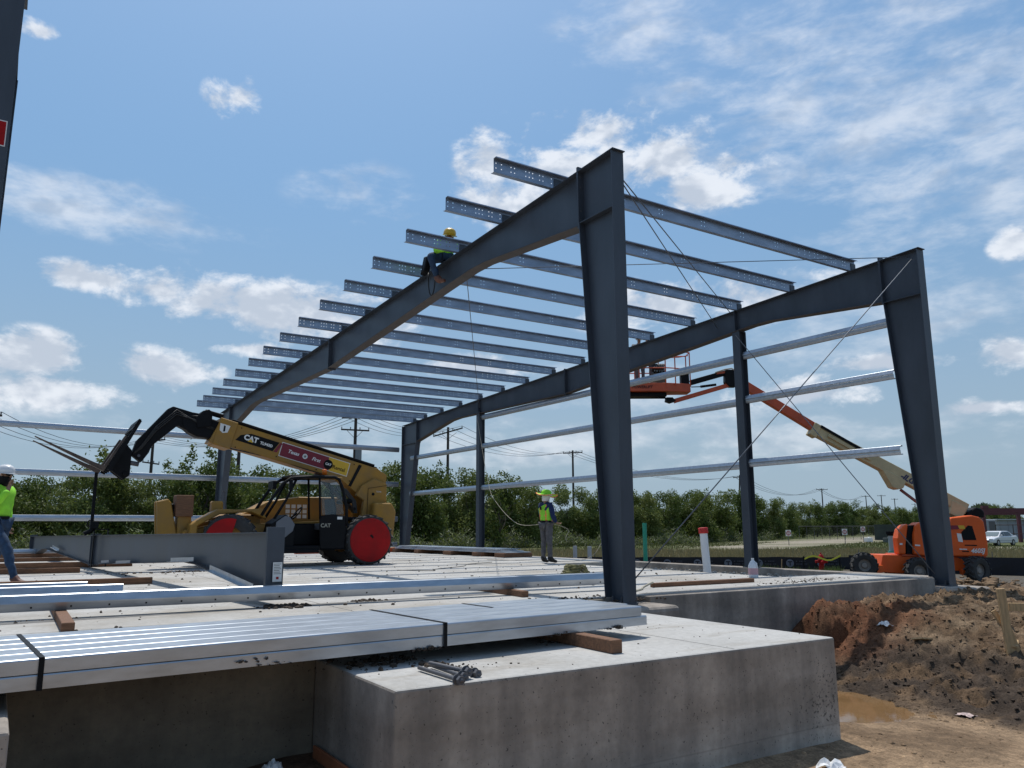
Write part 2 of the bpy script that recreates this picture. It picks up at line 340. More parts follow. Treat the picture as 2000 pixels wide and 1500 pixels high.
# ---------------------------------------------------------------- ground
def ss(x, a, b):
    t = max(0., min(1., (x-a)/(b-a))); return t*t*(3-2*t)
def ground_z(x, y):
    if x < -.12 and x > -21.85 and -14 < y < 7.2: return -1.7
    base = -1.0
    near = ss(x, -.5, .4)*(1-ss(y, 8.5, 13))*(1-ss(x, 30, 60))*ss(y, -40, -25)
    z = -.74
    # muddy apron slopes up to the mound against the wall
    crest = -.20-.10*ss(x, .6, 2.2)-.16*ss(x, 2.0, 3.6)-.30*ss(x, 3.4, 6.5)
    y0 = 1.35+.45*math.sin(x*1.7)*.4
    t = ss(y, y0, y0+1.6+.5*x if x > .9 else y0+3.2)
    m = -.90+(crest+.90)*t
    z = z+(m-z)*ss(y, -.9, 1.4)*(1-ss(x, 5.5, 8.))
    # pit beside the dock and cliff
    if x < 1.15:
        k = 1-ss(x, .55, 1.15)
        cl = ss(y, 2.72+.1*math.sin(x*9), 3.02+.1*math.sin(x*7))
        zz = -1.12+(crest-.04+1.12)*cl
        z = z*(1-k)+zz*k
    # puddle bowl
    dx, dy = (x-2.0)/1.15, (y-.15)/1.22
    r = math.sqrt(dx*dx+dy*dy)
    if y < 1.8 and x < 3.6:
        z = z+(min(z, -.97)-z)*(1-ss(r, .72, 1.08))
    # trench left of the dock
    if x < 4.2 and y < -4.2 and y > -6.9:
        k = (1-ss(x, 3.1, 4.2))
        z = z+(-.60+.03*math.sin(y*5)-z)*k
    n1 = mn.fractal(Vector((x*1.7, y*1.7, 0)), 1.0, 2.0, 4)*.05
    rough = ss(y, .9, 1.8)*(1-ss(y, 9, 12))*(1-ss(x, 6, 8)) + .35*(1-ss(x, 1.0, 1.4))
    n2 = mn.fractal(Vector((x*5.5, y*5.5, 3)), .8, 2.1, 5)*.07*rough
    n3 = abs(mn.noise(Vector((x*13, y*13, 8))))*.065*rough + abs(mn.noise(Vector((x*31, y*31, 2))))*.03*rough
    band = ss(y, 1.2, 1.6)*(1-ss(y, 2.4, 3.6))*ss(x, .9, 1.3)*(1-ss(x, 5, 7))
    n4 = max(0., mn.noise(Vector((x*6, y*6, 14))))*.12*band+max(0., mn.noise(Vector((x*11, y*11, 4))))*.07*band
    z += (n1*(.25+.9*rough)+n2+n3+n4) + mn.noise(Vector((x*22, y*22, 1)))*.004
    zf = base+mn.noise(Vector((x*.08, y*.08, 5)))*.05
    return z*near+zf*(1-near)
def earth_col(x, y, z):
    tan = Vector((.45, .31, .19)); dark = Vector((.070, .050, .036)); red = Vector((.17, .072, .036)); grey = Vector((.13, .115, .095)); brown = Vector((.135, .086, .050))
    grass = Vector((.095, .105, .038)); dry = Vector((.21, .175, .095)); gravel = Vector((.36, .31, .24))
    P = Vector((x, y, 0)); n = mn.fractal(P*.9, 1., 2., 4); n2 = mn.fractal(P*2.6+Vector((5, 5, 0)), 1., 2., 4)
    c = tan.copy()
    if x < -.15 or y > 10 or x > 14 or y < -14:
        q = P-Vector((CAM.x, CAM.y, 0)); d = q.dot(HH); la = q.dot(RR)
        c = grey.lerp(brown, ss(n, -.2, .4))
        c = c.lerp(dry.lerp(grass, ss(n2+.3*n, -.25, .3)), ss(d, 34+3*n, 38+3*n))
        c = c.lerp(dry, ss(d, 38, 42)*(1-ss(d, 55, 66))*ss(n2, -.3, .25)*.8)
        c = c.lerp(grass*1.15, ss(d, 60, 70))
        if d > 60:                        # gravel drive
            mid = 21+(d-72)*.68
            k = 1-ss(abs(la-mid-2.5*math.sin(d*.05))-(3.+(d-60)*.05), 0, 1.2)
            c = c.lerp(gravel, k*(1-ss(d, 150, 180))*ss(d, 66, 72))
        k2 = ss(la, 36, 39)*(1-ss(abs(d-66), 3.5, 5)); c = c.lerp(gravel, k2)
        if abs(d-30) < 12 and la > 8: c = c.lerp(grey, (1-ss(d, 33, 36))*.8)
        return c
    k = ss(y+.25*n2, .95, 1.5)                   # clay band in front of the mound
    c = c.lerp(brown, .35+.45*ss(n, -.4, .5))
    c = c.lerp(tan, ss(x-3.2-.35*(y+2), 0, 1.2)*.75)
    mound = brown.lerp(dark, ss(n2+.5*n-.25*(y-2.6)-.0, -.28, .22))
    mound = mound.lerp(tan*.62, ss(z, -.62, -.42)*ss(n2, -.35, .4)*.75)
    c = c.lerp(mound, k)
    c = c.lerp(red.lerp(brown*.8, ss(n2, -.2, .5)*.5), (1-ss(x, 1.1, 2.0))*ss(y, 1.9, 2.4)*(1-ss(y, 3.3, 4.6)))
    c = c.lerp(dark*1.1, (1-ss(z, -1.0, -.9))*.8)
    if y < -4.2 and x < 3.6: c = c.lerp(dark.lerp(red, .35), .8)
    return c
def axis(segs):
    out = []
    for a, b, s in segs:
        n = max(1, int(round((b-a)/s))); out += [a+(b-a)*i/n for i in range(n)]
    out.append(segs[-1][1]); return out
gx = axis([(-2500, -500, 400), (-500, -120, 60), (-120, -22, 6), (-22, -1, 3), (-1, -.1, .3), (-.1, 4.4, .042), (4.4, 8, .2), (8, 30, 2.2), (30, 150, 12), (150, 600, 90), (600, 2500, 600)])
gy = axis([(-1500, -200, 300), (-200, -20, 30), (-20, -6.9, 1.6), (-6.9, -4.6, .07), (-4.6, -1.2, .12), (-1.2, 7.6, .045), (7.6, 12, .3), (12, 60, 2.2), (60, 200, 7), (200, 700, 70), (700, 2500, 450)])
gv = []; gc = []
for y in gy:
    for x in gx:
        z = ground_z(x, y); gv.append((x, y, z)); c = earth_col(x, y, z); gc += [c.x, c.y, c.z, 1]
nx = len(gx); gf = [(j*nx+i, j*nx+i+1, (j+1)*nx+i+1, (j+1)*nx+i) for j in range(len(gy)-1) for i in range(nx-1)]
me = bpy.data.meshes.new('ground'); me.from_pydata(gv, [], gf); me.materials.append(m_soil)
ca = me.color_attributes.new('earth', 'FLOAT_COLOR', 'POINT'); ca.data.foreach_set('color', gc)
me.polygons.foreach_set('use_smooth', [True]*len(me.polygons)); me.update()
go = bpy.data.objects.new('ground', me); COL.objects.link(go); go['kind'] = 'structure'

# puddle water
m_wat = mat('muddy_water', (.20, .115, .05), .06, 0., .15, 3, .015, 9); m_wat.node_tree.nodes['Principled BSDF'].inputs['Specular IOR Level'].default_value = .5
b = MB(); b.xy([(2.0+1.35*math.cos(a), .15+1.45*math.sin(a)) for a in [i*math.pi/16 for i in range(32)] if .15+1.45*math.sin(a) > -1.3], -1.02, -.895)
tag(b.build('water', m_wat), kind='structure')

# ---------------------------------------------------------------- slab and foundation
b = MB()
b.bx((-21.9, -14, -.16), (-8.2, 7.0, 0)); b.bx((-8.2, -14, -.16), (-.34, 4.85, 0)); b.bx((-1.72, 4.85, -.16), (-.34, 6.95, 0))
tag(b.build('floor_slab', m_slab, bevel=.008), kind='structure')
b = MB()                                             # stem wall round the slab, a few mm below it
b.bx((-.34, .42, -1.6), (-.09, 6.72, -.003)); b.bx((-.34, -.32, -1.6), (-.30, .42, -.004))
b.bx((-21.9, 6.953, -1.6), (-.32, 7.28, -.002)); b.bx((-22.15, -14, -1.6), (-21.9, 7.28, -.002)); b.bx((-21.9, -14, -1.6), (-.34, -13.6, -.162))
b.bx((-.34, 6.72, -1.6), (-.25, 6.95, -.004))
tag(b.build('foundation_wall', m_wall, bevel=.012, seg=2), kind='structure')
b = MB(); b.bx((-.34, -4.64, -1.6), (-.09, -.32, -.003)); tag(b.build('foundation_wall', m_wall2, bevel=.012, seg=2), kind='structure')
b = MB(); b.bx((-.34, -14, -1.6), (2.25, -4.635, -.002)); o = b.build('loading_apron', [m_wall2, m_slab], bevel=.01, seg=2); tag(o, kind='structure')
for p_ in o.data.polygons: p_.material_index = 1 if p_.normal.z > .5 else 0
for k, (x0, x1, y0, y1, zt) in enumerate(((-.30, .36, -.32, .50, -.075), (-.25, .42, 6.72, 7.5, -.145))):
    b = MB(); b.bx((x0, y0, -1.6), (x1, y1, zt))
    tag(b.build('column_pier', m_wall, bevel=.06, seg=3), kind='structure')
b = MB(); b.box((-4.96, 5.9, -.17), (6.48, 2.1, .06))
tag(b.build('gravel_bed', mat('gravel', (.30, .28, .25), .95, 0., .45, 30, .8, 45)), kind='structure')
dk = MB(); dk.bx((-.087, -4.632, -1.6), (3.48, -.951, 0))
o = dk.build('concrete_dock', [m_wall, m_slab], bevel=.015, seg=2)
for p_ in o.data.polygons: p_.material_index = 1 if p_.normal.z > .5 else 0
tag(o, 'massive grey concrete dock block jutting towards the camera with vertical stains', 'concrete block')
dk = MB(); dk.bx((2.253, -11, -1.6), (3.36, -6.345, 0))
tag(dk.build('concrete_dock', m_wall, bevel=.015, seg=2), 'sunlit sliver of concrete block at the far left lower edge', 'concrete block')

# ---------------------------------------------------------------- steel frames
def zt(x): return 5.766+.04*x
def rafter_parts(T, parent, y, half=.102):
    """I-section rafter in frame coordinates; T maps (x, y, z) to the thing's own space"""
    bot = [(-.76, 4.94), (-3.3, 5.165), (-3.8, 5.165), (-10.65, 4.645), (-17.0, 4.69), (-17.6, 4.655), (-20.37, 4.16)]
    def web(xa, xb):
        pts = [(x, z) for x, z in bot if xb < x < xa]
        def zb(x):
            if x >= bot[0][0]: return bot[0][1]
            for (a, c), (d, e) in zip(bot, bot[1:]):
                if d <= x <= a: return c+(e-c)*(x-a)/(d-a)
            return bot[-1][1]
        lo = [(xa, zb(xa))]+pts+[(xb, zb(xb))]
        b = MB()
        top = [(xa, zt(xa)-.012), (xb, zt(xb)-.012)]
        b.prism([T(x, y-.004, z) for x, z in lo]+[T(x, y-.004, z) for x, z in top[::-1]], (0, 0, 0), T(0, .008, 0)-T(0, 0, 0))
        f = MB()
        f.prism([T(xa, y-half, zt(xa)-.012), T(xb, y-half, zt(xb)-.012), T(xb, y-half, zt(xb)), T(xa, y-half, zt(xa))], (0, 0, 0), T(0, 2*half, 0)-T(0, 0, 0))
        g = MB()
        for (x1, z1), (x2, z2) in zip(lo, lo[1:]):
            g.prism([T(x1, y-half, z1-.012), T(x2, y-half, z2-.012), T(x2, y-half, z2), T(x1, y-half, z1)], (0, 0, 0), T(0, 2*half, 0)-T(0, 0, 0))
        b.build('web', m_steel, parent); f.build('top_flange', m_steel, parent); g.build('bottom_flange', m_rust, parent)
    def plate(x, z0, z1, t=.016, hw=.1, name='end_plate'):
        b = MB(); c = T(x, y, (z0+z1)/2)
        b.prism([T(x-t, y-hw, z0), T(x, y-hw, z0), T(x, y-hw, z1), T(x-t, y-hw, z1)], (0, 0, 0), T(0, 2*hw, 0)-T(0, 0, 0))
        return b.build(name, m_steel, parent)
    return web, plate
def boltset(parent, T, x, y, zs, s=.011):
    b = MB()
    for dy in (-.06, .06):
        for z in zs:
            c = T(x, y+dy, z); b.box(c, (.045, .024, .024))
    b.build('bolt_row', m_galvd, parent, kind='stuff')
I3 = lambda x, y, z: Vector((x, y, z))
def column(x_out, sgn, y, z0, zk, ztop, db, dtp, parent, top_ext=.0):
    """tapered column; outer flange at x_out, web reaches sgn-wards"""
    h = .102; T = lambda x, z: (x, z)
    b = MB(); xo = x_out; xi0 = x_out+sgn*db; xi1 = x_out+sgn*dtp
    b.xz([(xo, z0), (xi0, z0), (xi1, zk), (xi1, zt(xi1)-.013), (xo, zt(xo)-.013)], y-.004, y+.004)
    b.bx((xo, y-h, z0), (xo-sgn*.012, y+h, ztop))
    b.xz([(xi0, z0), (xi0+sgn*.012, z0), (xi1+sgn*.012, zk), (xi1, zk)], y-h, y+h)
    return b.build('column', m_steel, parent)
def portal(y, label, zb, full=True):
    t = thing('steel_frame', label, 'steel frame', (0, y, zb))
    TT = lambda x, yy, z: Vector((x, yy-y, z-zb))
    old = MW[t.name]
    c = MB(); h = .102
    def T2(x, z): return (x, z)
    def col(xo, s, db, dtp, zk, ztop):
        b = MB(); xi0 = xo+s*db; xi1 = xo+s*dtp
        b.xz([(xo, zb), (xi0, zb), (xi1, zk), (xi1, zt(xi1)-.014), (xo, zt(xo)-.014)], y-.004, y+.004)
        b.bx((xo, y-h, zb+.02), (xo-s*.012, y+h, ztop))
        b.xz([(xi0, zb+.02), (xi0-s*.0, zb+.02), (xi1, zk), (xi1-s*.012, zk), (xi0-s*.012, zb+.02)], y-h, y+h)
        b.build('column', m_steel, t, world=True)
        b = MB()
        for dy in (-1, 1):
            b.bx((xo+s*.002, y+dy*.006, zk-.005), (xi1-s*.013, y+dy*(h-.006), zk+.005))
        b.build('stiffener', m_steel, t, world=True)
        b = MB(); b.bx((xo-s*.03, y-h-.01, zb), (xi0+s*.02, y+h+.01, zb+.02)); bp = b.build('base_plate', m_steel, t, world=True)
        b = MB()
        for dx in (.08, db-.08):
            for dy in (-.05, .05): b.tube([(xo+s*dx, y+dy, zb+.018), (xo+s*dx, y+dy, zb+.09)], .012, 6); b.box((xo+s*dx, y+dy, zb+.035), (.036, .036, .026))
        b.build('anchor_bolts', m_galvd, t, world=True, kind='stuff')
    col(0, -1, .33, .715, 4.97 if y < 3 else 4.92, zt(0)-.02)
    # plate over the knee
    b = MB(); b.xz([(.045, zt(.045)-.012), (-.74, zt(-.74)-.012), (-.74, zt(-.74)), (.045, zt(.045))], y-.108, y+.108); b.build('cap_plate', m_steel, t, world=True)
    if full:
        col(-21.66, 1, .44, 1.28, 4.12, zt(-21.66)-.03)
        b = MB(); b.xz([(-20.37, zt(-20.37)-.012), (-21.66, zt(-21.66)-.012), (-21.66, zt(-21.66)), (-20.37, zt(-20.37))], y-.108, y+.108); b.build('cap_plate', m_steel, t, world=True)
        web, plate = rafter_parts(TT, t, y)
        web(-.735, -10.63); web(-10.665, -20.36)
        for x, z0, z1 in ((-.715, 4.90, 5.80), (-.733, 4.90, 5.80), (-10.62, 4.6, 5.37), (-10.64, 4.6, 5.37), (-20.345, 4.1, 5.0), (-20.365, 4.1, 5.0)): plate(x, z0, z1)
        boltset(t, TT, -10.64, y, (4.72, 4.86, 5.1, 5.25)); boltset(t, TT, -.735, y, (5.02, 5.15, 5.5, 5.66))
        if y > 3:
            for x in (-4.25, -15.6):
                b = MB(); b.bx((x-.005, y-.1, zt(x)-.47), (x+.005, y-.006, zt(x)-.014)); b.build('stiffener', m_steel, t, world=True)
    return t
tA = portal(0., 'nearest portal frame of dark grey tapered steel, worker perched on its rafter', -.075)
tB = portal(7.073, 'second portal frame at the end wall, right of the orange boom lift basket', -.145)
t0 = portal(-6.79, 'dark steel column cropped by the upper left edge with a red sticker', -.075, full=False)
b = MB(); b.bx((.012, -6.86, 3.99), (.0145, -6.708, 4.22)); st = b.build('sticker', m_wht, t0, world=True)
b = MB(); b.bx((.0146, -6.853, 4.0), (.016, -6.716, 4.21)); b.build('red_panel', m_red, st, world=True)
# small weld detail: web splice line on the near knee
def ibeam_post(x, y, z0, z1, label):
    t = thing('end_wall_column', label, 'steel column', (x, y, z0), 0, 'end wall columns')
    b = MB(); h = .1
    b.bx((x-h, y-.11, z0+.015), (x+h, y-.10, z1)); b.bx((x-h, y+.10, z0+.015), (x+h, y+.11, z1)); b.bx((x-.004, y-.1, z0), (x+.004, y+.1, z1))
    b.build('column', m_steel, t, world=True)
    b = MB(); b.bx((x-.13, y-.14, z0), (x+.13, y+.14, z0+.015)); b.build('base_plate', m_steel, t, world=True)
    b = MB(); b.bx((x-.09, y-.1, z1), (x+.09, y+.1, z1+.012)); b.build('cap_plate', m_steel, t, world=True)
    return t
ibeam_post(-4.25, 7.10, 0., 5.115, 'slim end wall column nearer the right, its foot behind the plastic jug')
ibeam_post(-15.62, 7.10, 0., 4.735, 'slim end wall column in the middle of the photo left of the straw hat worker')

# purlins -------------------------------------------------
HN = [.03, .12, .28, .34, .53, .59, .65, .77, .83, .98, 1.12]
mid = []
for c_ in (2.3, 3.1, 4.05, 5.0, 5.9): mid += [c_, c_+.07]
farh = [6.55, 6.72, 6.86, 7.0, 7.1, 7.28, 7.35, 7.5, 7.57, 7.63, 7.85, 7.92]
def purlin_mesh():
    ys = sorted(HN+mid+farh); Ln = 8.23; hz = .2; b = MB()
    yy = [0.]; 
    for q in ys: yy += [q, q+.017]
    yy.append(Ln); zz = [0, .058, .075, .13, .147, hz]
    idx = {}
    def vid(i, j):
        if (i, j) not in idx: idx[(i, j)] = len(b.v); b.v.append(Vector((0, yy[i], zz[j])))
        return idx[(i, j)]
    for i in range(len(yy)-1):
        hole = i % 2 == 1
        for j in range(5):
            if hole and j in (1, 3): continue
            b.f.append((vid(i, j), vid(i+1, j), vid(i+1, j+1), vid(i, j+1))); b.mi.append(0)
    for pts in (((0, hz), (.07, hz+.003), (.078, hz-.014)), ((0, 0), (-.065, -.003), (-.073, .012))):
        for (x1, z1), (x2, z2) in zip(pts, pts[1:]):
            b.add([(x1, 0, z1), (x1, Ln, z1), (x2, Ln, z2), (x2, 0, z2)], [(0, 1, 2, 3)])
    return b
PX = [-1.33-1.4225*k for k in range(13)]+[-19.75, -20.7]
names = ['first', 'second', 'third', 'fourth', 'fifth', 'sixth', 'seventh', 'eighth', 'ninth', 'tenth', 'eleventh', 'twelfth', 'thirteenth', 'fourteenth', 'last']
extra = {0: 'highest and longest in view', 2: 'passing in front of the crouching worker', 14: 'lowest, above the yellow boom'}
p0 = None
for k, x in enumerate(PX):
    if p0 is None: p0 = purlin_mesh().build('roof_purlin', m_galv2, solid=.0028); o = p0
    else: o = p0.copy(); COL.objects.link(o)
    o.location = (x, -1.10, zt(x)+.004)
    tag(o, '%s punched roof purlin counted from the high eave%s' % (names[k], (', '+extra[k]) if k in extra else ''), 'purlin', 'roof purlins over the two frames')
    for yy in (0, 7.073):
        c = MB(); c.bx((x-.004+.008, yy-.07, zt(x)), (x+.012, yy+.07, zt(x)+.15)); c.bx((x-.06, yy-.07, zt(x)+.001), (x+.0, yy+.07, zt(x)+.006))
        c.build('purlin_clip', m_steel, tA if yy == 0 else tB, world=True)

# girts ---------------------------------------------------
def girt(p, q, label, group, out, mt=m_galv, h=.165, cat='girt', name='wall_girt', sub=True):
    """creased channel from p to q; 'out' is the horizontal direction its web faces"""
    p, q, out = Vector(p), Vector(q), Vector(out).normalized()
    prof = [(-.06, h/2-.018), (-.06, h/2), (-.004, h/2), (0, h/2-.004), (.026, .012), (.026, .002), (.010, -.012), (.010, -.040), (0, -h/2+.004), (-.004, -h/2), (-.06, -h/2), (-.06, -h/2+.018)]
    b = MB(); n = len(prof)
    vs = [p+out*a+Vector((0, 0, z)) for a, z in prof]+[q+out*a+Vector((0, 0, z)) for a, z in prof]
    b.add([v-p for v in vs], [(i, i+1, n+i+1, n+i) for i in range(n-1)])
    o = b.build(name, mt, solid=.003); o.location = p
    tag(o, label, cat, group); MW[o.name] = Matrix.Translation(p)
    return o
rows = [(2.19, 'lowest'), (3.575, 'middle'), (4.555, 'top')]
for z, nm in rows:
    girt((-.68, 7.06, z), (-4.13, 7.06, z), '%s girt in the right bay of the end wall, crossed by brace rods' % nm, 'end wall girts', (0, -1, 0))
    girt((-4.36, 7.06, z-.03), (-15.5, 7.06, z-.03), '%s girt in the long middle bay of the end wall' % nm, 'end wall girts', (0, -1, 0))
    if z < 4: girt((-15.73, 7.06, z-.03), (-21.0, 7.06, z-.03), '%s girt in the left bay of the end wall' % nm, 'end wall girts', (0, -1, 0))
for za, zb_, nm in ((4.11, 3.93, 'top'), (2.62, 2.55, 'second'), (1.19, 1.19, 'third'), (.14, .2, 'bottom')):
    girt((-21.72, -14, za+(za-zb_)*.5), (-21.72, 6.9, zb_), '%s bright horizontal girt of the long low wall at left before the trees' % nm, 'side wall girts', (1, 0, 0), h=.19)
# girt clips under the end wall columns
def cable(name, pts, r, m, label, cat='brace rod', group='brace rods', n=6):
    b = MB(); p = Vector(pts[0]); b.tube([Vector(q)-p for q in pts], r, n); o = b.build(name, m, smooth=True); o.location = p; return tag(o, label, cat, group)
cable('brace_rod', [(-.06, .1, 5.45), (-4.3, 6.98, 5.5)], .0085, m_cable, 'upper of two roof brace rods fanning right from the nearest column top')
cable('brace_rod', [(-.06, .1, 5.40), (-4.75, 6.98, 5.30)], .0085, m_cable, 'lower of two roof brace rods fanning right from the nearest column top')
cable('brace_rod', [(-4.2, 6.93, 5.02), (-.2, 6.93, .05)], .0085, m_cable, 'brace rod falling rightwards from the slim column to the last column foot')
cable('brace_rod', [(-.08, 6.96, 5.58), (-.16, .12, .12)], .0085, m_cable, 'brace rod from the far column top down to the nearest column foot')
cable('brace_rod', [(-.1, 6.96, 5.62), (-4.2, .06, 5.32)], .008, m_cable, 'nearly level roof rod ending at the far right column top')
cable('brace_rod', [(-4.1, .04, 5.15), (-15.45, 6.95, 4.85)], .008, m_cable, 'roof brace rod hanging left of centre below the crouching worker')

# ================================================================ things on the slab
# purlin bundle on the dock -------------------------------------------------
BA = math.atan2(.30, 4.3)
tb = thing('purlin_bundle', 'long strapped bundle of shiny galvanized channels overhanging the dock in the foreground', 'steel bundle', (2.64, -2.11, .09), BA)
TBM = MW[tb.name]
def channel_local(x0, y0, y1, z0, wd=.208, h=.068, t=.003, up=True):
    b = MB()
    pr = [(x0-.003, z0), (x0-.003, z0+h-.008), (x0-.005, z0+h-.003), (x0-.009, z0+h), (x0-wd+.008, z0+h), (x0-wd+.003, z0+h-.006), (x0-wd+.003, z0)] if up else [(x0-.003, z0+h), (x0-.003, z0), (x0-wd+.003, z0), (x0-wd+.003, z0+h)]
    lip = .014; s = 1 if up else -1; e = z0 if up else z0+h
    pr = [(x0-.02, e)]+pr+[(x0-wd+.02, e)]
    n = len(pr)
    b.add([(x, y0, z) for x, z in pr]+[(x, y1, z) for x, z in pr], [(i, i+1, n+i+1, n+i) for i in range(n-1)])
    return b
for lay in range(2):
    for k in range(5):
        y0 = -9.0+.05*((k*7) % 3); y1 = -.02*((k*5+lay*3) % 4) - (.0 if k < 4 else .12)
        o = channel_local(-.211*k+(.004 if lay else 0), y0, y1, lay*.0735, up=True).build('channel', m_galv, tb, solid=.0035, bevel=.0)
for yy, full in ((-1.86, True), (-4.13, True), (-7.6, True)):
    b = MB(); b.bx((-1.06, yy-.012, .1455), (.012, yy+.012, .1475)); b.bx((.0105, yy-.012, -.004), (.0125, yy+.012, .1475)); b.bx((-1.06, yy-.012, -.006), (.012, yy+.012, -.004))
    b.build('strap', m_blk, tb)
b = MB(); b.bx((-1.05, -1.05, .1455), (-.62, -1.03, .147)); b.build('strap', m_blk, tb)
def board(p, q, wd, h, label, z=0., m=m_wood, name='timber', cat='board', group='timbers on the slab'):
    p, q = Vector((*p, z)), Vector((*q, z)); u = (q-p).normalized(); v = Vector((-u.y, u.x, 0))
    b = MB(); b.prism([v*-wd/2, v*wd/2, v*wd/2+Vector((0, 0, h)), v*-wd/2+Vector((0, 0, h))], (0, 0, 0), q-p)
    o = b.build(name, m, bevel=.005); o.location = p; return tag(o, label, cat, group)
board((1.4, -2.82), (3.17, -2.86), .09, .09, 'square timber sticking out under the strapped bundle on the dock')
board((-3.74, -5.84), (-.26, -5.89), .10, .075, 'short timber under the long girt near the lower left, end grain showing')
board((-3.5, -.73), (-.85, -.93), .09, .075, 'timber crossing under the long girt just left of the nearest column')
board((-1.17, 1.44), (-1.10, 3.45), .09, .06, 'lone plank on the slab right of the nearest column beside the jug')
board((-6.3, -7.6), (-6.24, -4.34), .09, .10, 'nearest brown timber under the lying rafter, reaching furthest right')
board((-11.0, -7.6), (-10.5, -5.0), .09, .10, 'second brown timber from the walking worker, ending short')
board((-13.3, -7.8), (-12.9, -3.75), .09, .12, 'third timber under the rafter splice')
board((-17.6, -8), (-17.3, -4.2), .09, .10, 'fourth thin timber further left under the rafter')
board((-21.2, -8), (-20.9, -4.1), .09, .12, 'farthest timber at the haunch of the lying rafter')
# long girt and pair of girts lying on the slab
def lying(p, q, z, h, label, group='girts lying on the slab', m=m_galv, hol=True):
    p, q = Vector((*p, z)), Vector((*q, z)); u = (q-p).normalized(); v = Vector((u.y, -u.x, 0))
    if v.x < 0: v = -v
    prof = [(-.085, h-.02), (-.085, h), (-.012, h), (0, h-.006), (.028, h*.52), (.024, h*.44), (0, .004), (-.06, 0), (-.085, .0), (-.085, .018)]
    n = len(prof); b = MB()
    b.add([v*a+Vector((0, 0, c)) for a, c in prof]+[q-p+v*a+Vector((0, 0, c)) for a, c in prof], [(i, i+1, n+i+1, n+i) for i in range(n-1)])
    o = b.build('girt', m, solid=.003); o.location = p; MW[o.name] = Matrix.Translation(p); tag(o, label, 'girt', group)
    L_ = (q-p).length; b = MB(); k = .25
    while k < min(L_, 9):
        c = (q-p)-u*k
        for hz_ in ((h*.25,) if hol else (h*.62,)):
            x_ = .0155 if hol else .0235
            b.prism([c+v*(x_-.003)+u*.008+Vector((0, 0, hz_-.008)), c+v*(x_-.003)-u*.008+Vector((0, 0, hz_-.008)), c+v*(x_)-u*.008+Vector((0, 0, hz_+.008)), c+v*(x_)+u*.008+Vector((0, 0, hz_+.008))], (0, 0, 0), v*.004)
        k += .33 if hol else 1.15
    b.build('bolt_holes', m_blk, o, kind='stuff')
    return o
lying((-1.58, -9.0), (-1.13, .72), .075, .155, 'very long single galvanized girt lying across the slab to the nearest column')
lying((-3.12, -9.), (-2.76, -5.55), .11, .15, 'rear girt of the short pair lying at the left edge', hol=False)
lying((-2.98, -9.), (-2.62, -5.2), .075, .155, 'front girt of the short pair lying at the left edge', hol=False)
# cast shadow band by the long girt painted dark, plus slab edge notch strip
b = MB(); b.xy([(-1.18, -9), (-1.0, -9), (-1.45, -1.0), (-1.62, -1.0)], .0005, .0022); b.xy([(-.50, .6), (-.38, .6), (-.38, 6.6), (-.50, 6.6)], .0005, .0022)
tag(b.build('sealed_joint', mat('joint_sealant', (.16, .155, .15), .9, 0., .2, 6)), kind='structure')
b = MB()
for yj in (-3.3, 2.9): b.bx((-21.8, yj-.004, .0004), (-.4, yj+.004, .0015))
for xj in (-5.4, -10.7, -16.0): b.bx((xj-.004, -13.8, .0019), (xj+.004, 4.8, .003))
b.bx((-.05, -2.05, .0004), (3.46, -2.046, .0015))
tag(b.build('saw_cut', mat('saw_cut', (.12, .115, .11), .95)), kind='structure')
# rafter lying on the slab ---------------------------------------------------
tr = thing('lying_rafter', 'full length dark grey steel rafter standing on its flange on timbers below the forks', 'rafter', (-1.57, -3.81, 0))
_u = Vector((-.9971, -.0762, 0)); _v = Vector((.0762, -.9971, 0))
def TR(x, y, z):
    s_ = (-.735-x)*1.07
    return _u*s_+_v*(-y)+Vector((0, 0, .80-.0085*s_+(z-zt(x))*.88))
wb, pl_ = rafter_parts(TR, tr, 0., .1)
wb(-.75, -10.63); wb(-10.665, -20.36)
for x, z0, z1, hw in ((-.735, 4.90, 5.80, .1), (-10.62, 4.6, 5.37, .1), (-10.64, 4.6, 5.37, .1), (-20.36, 4.1, 5.0, .1)): pl_(x, z0, z1, .018, hw)
pp = pl_(-.76, 4.895, 5.80, .018, .1)
lb = MB(); c0 = TR(-.733, -.02, 5.30)
def ex(y, z): return TR(-.733, y, z)-_u*.0225
lb.prism([ex(-.03, 5.12), ex(.075, 5.12), ex(.075, 5.36), ex(-.03, 5.36)], (0, 0, 0), -_u*.002)
lab = lb.build('paper_tag', m_wht, tr)
lb = MB(); lb.prism([ex(.01, 5.15), ex(.04, 5.15), ex(.04, 5.18), ex(.01, 5.18)], -_u*.0025, -_u*.0035); lb.build('red_dot', m_red, tr)
lb = MB()
for k in range(7): lb.prism([ex(-.02, 5.215+k*.02), ex(.065-.01*(k % 3), 5.215+k*.02), ex(.065-.01*(k % 3), 5.221+k*.02), ex(-.02, 5.221+k*.02)], -_u*.0025, -_u*.0035)
lb.build('printed_lines', m_blk2, tr, kind='stuff')
def brace_clip(x1, z1, x2, z2, wd=.07):
    b = MB(); a = TR(x1, -.11, z1); c = TR(x2, -.11, z2); d = (c-a).normalized(); n = d.cross(_v).normalized()
    b.prism([a, a+n*wd, a+n*wd+_v*.006, a+_v*.006], (0, 0, 0), c-a); b.prism([a, a+_v*.06, a+_v*.06+n*.005, a+n*.005], (0, 0, 0), c-a)
    b.build('flange_brace', m_galv, tr)
brace_clip(-1.05, 4.99, -2.6, 5.12); brace_clip(-3.3, 5.20, -4.4, 5.12, .06); brace_clip(-6.9, 4.93, -8.0, 4.84, .05); brace_clip(-8.6, 4.82, -9.3, 4.76, .05); brace_clip(-14.5, 4.75, -15.6, 4.8, .06)
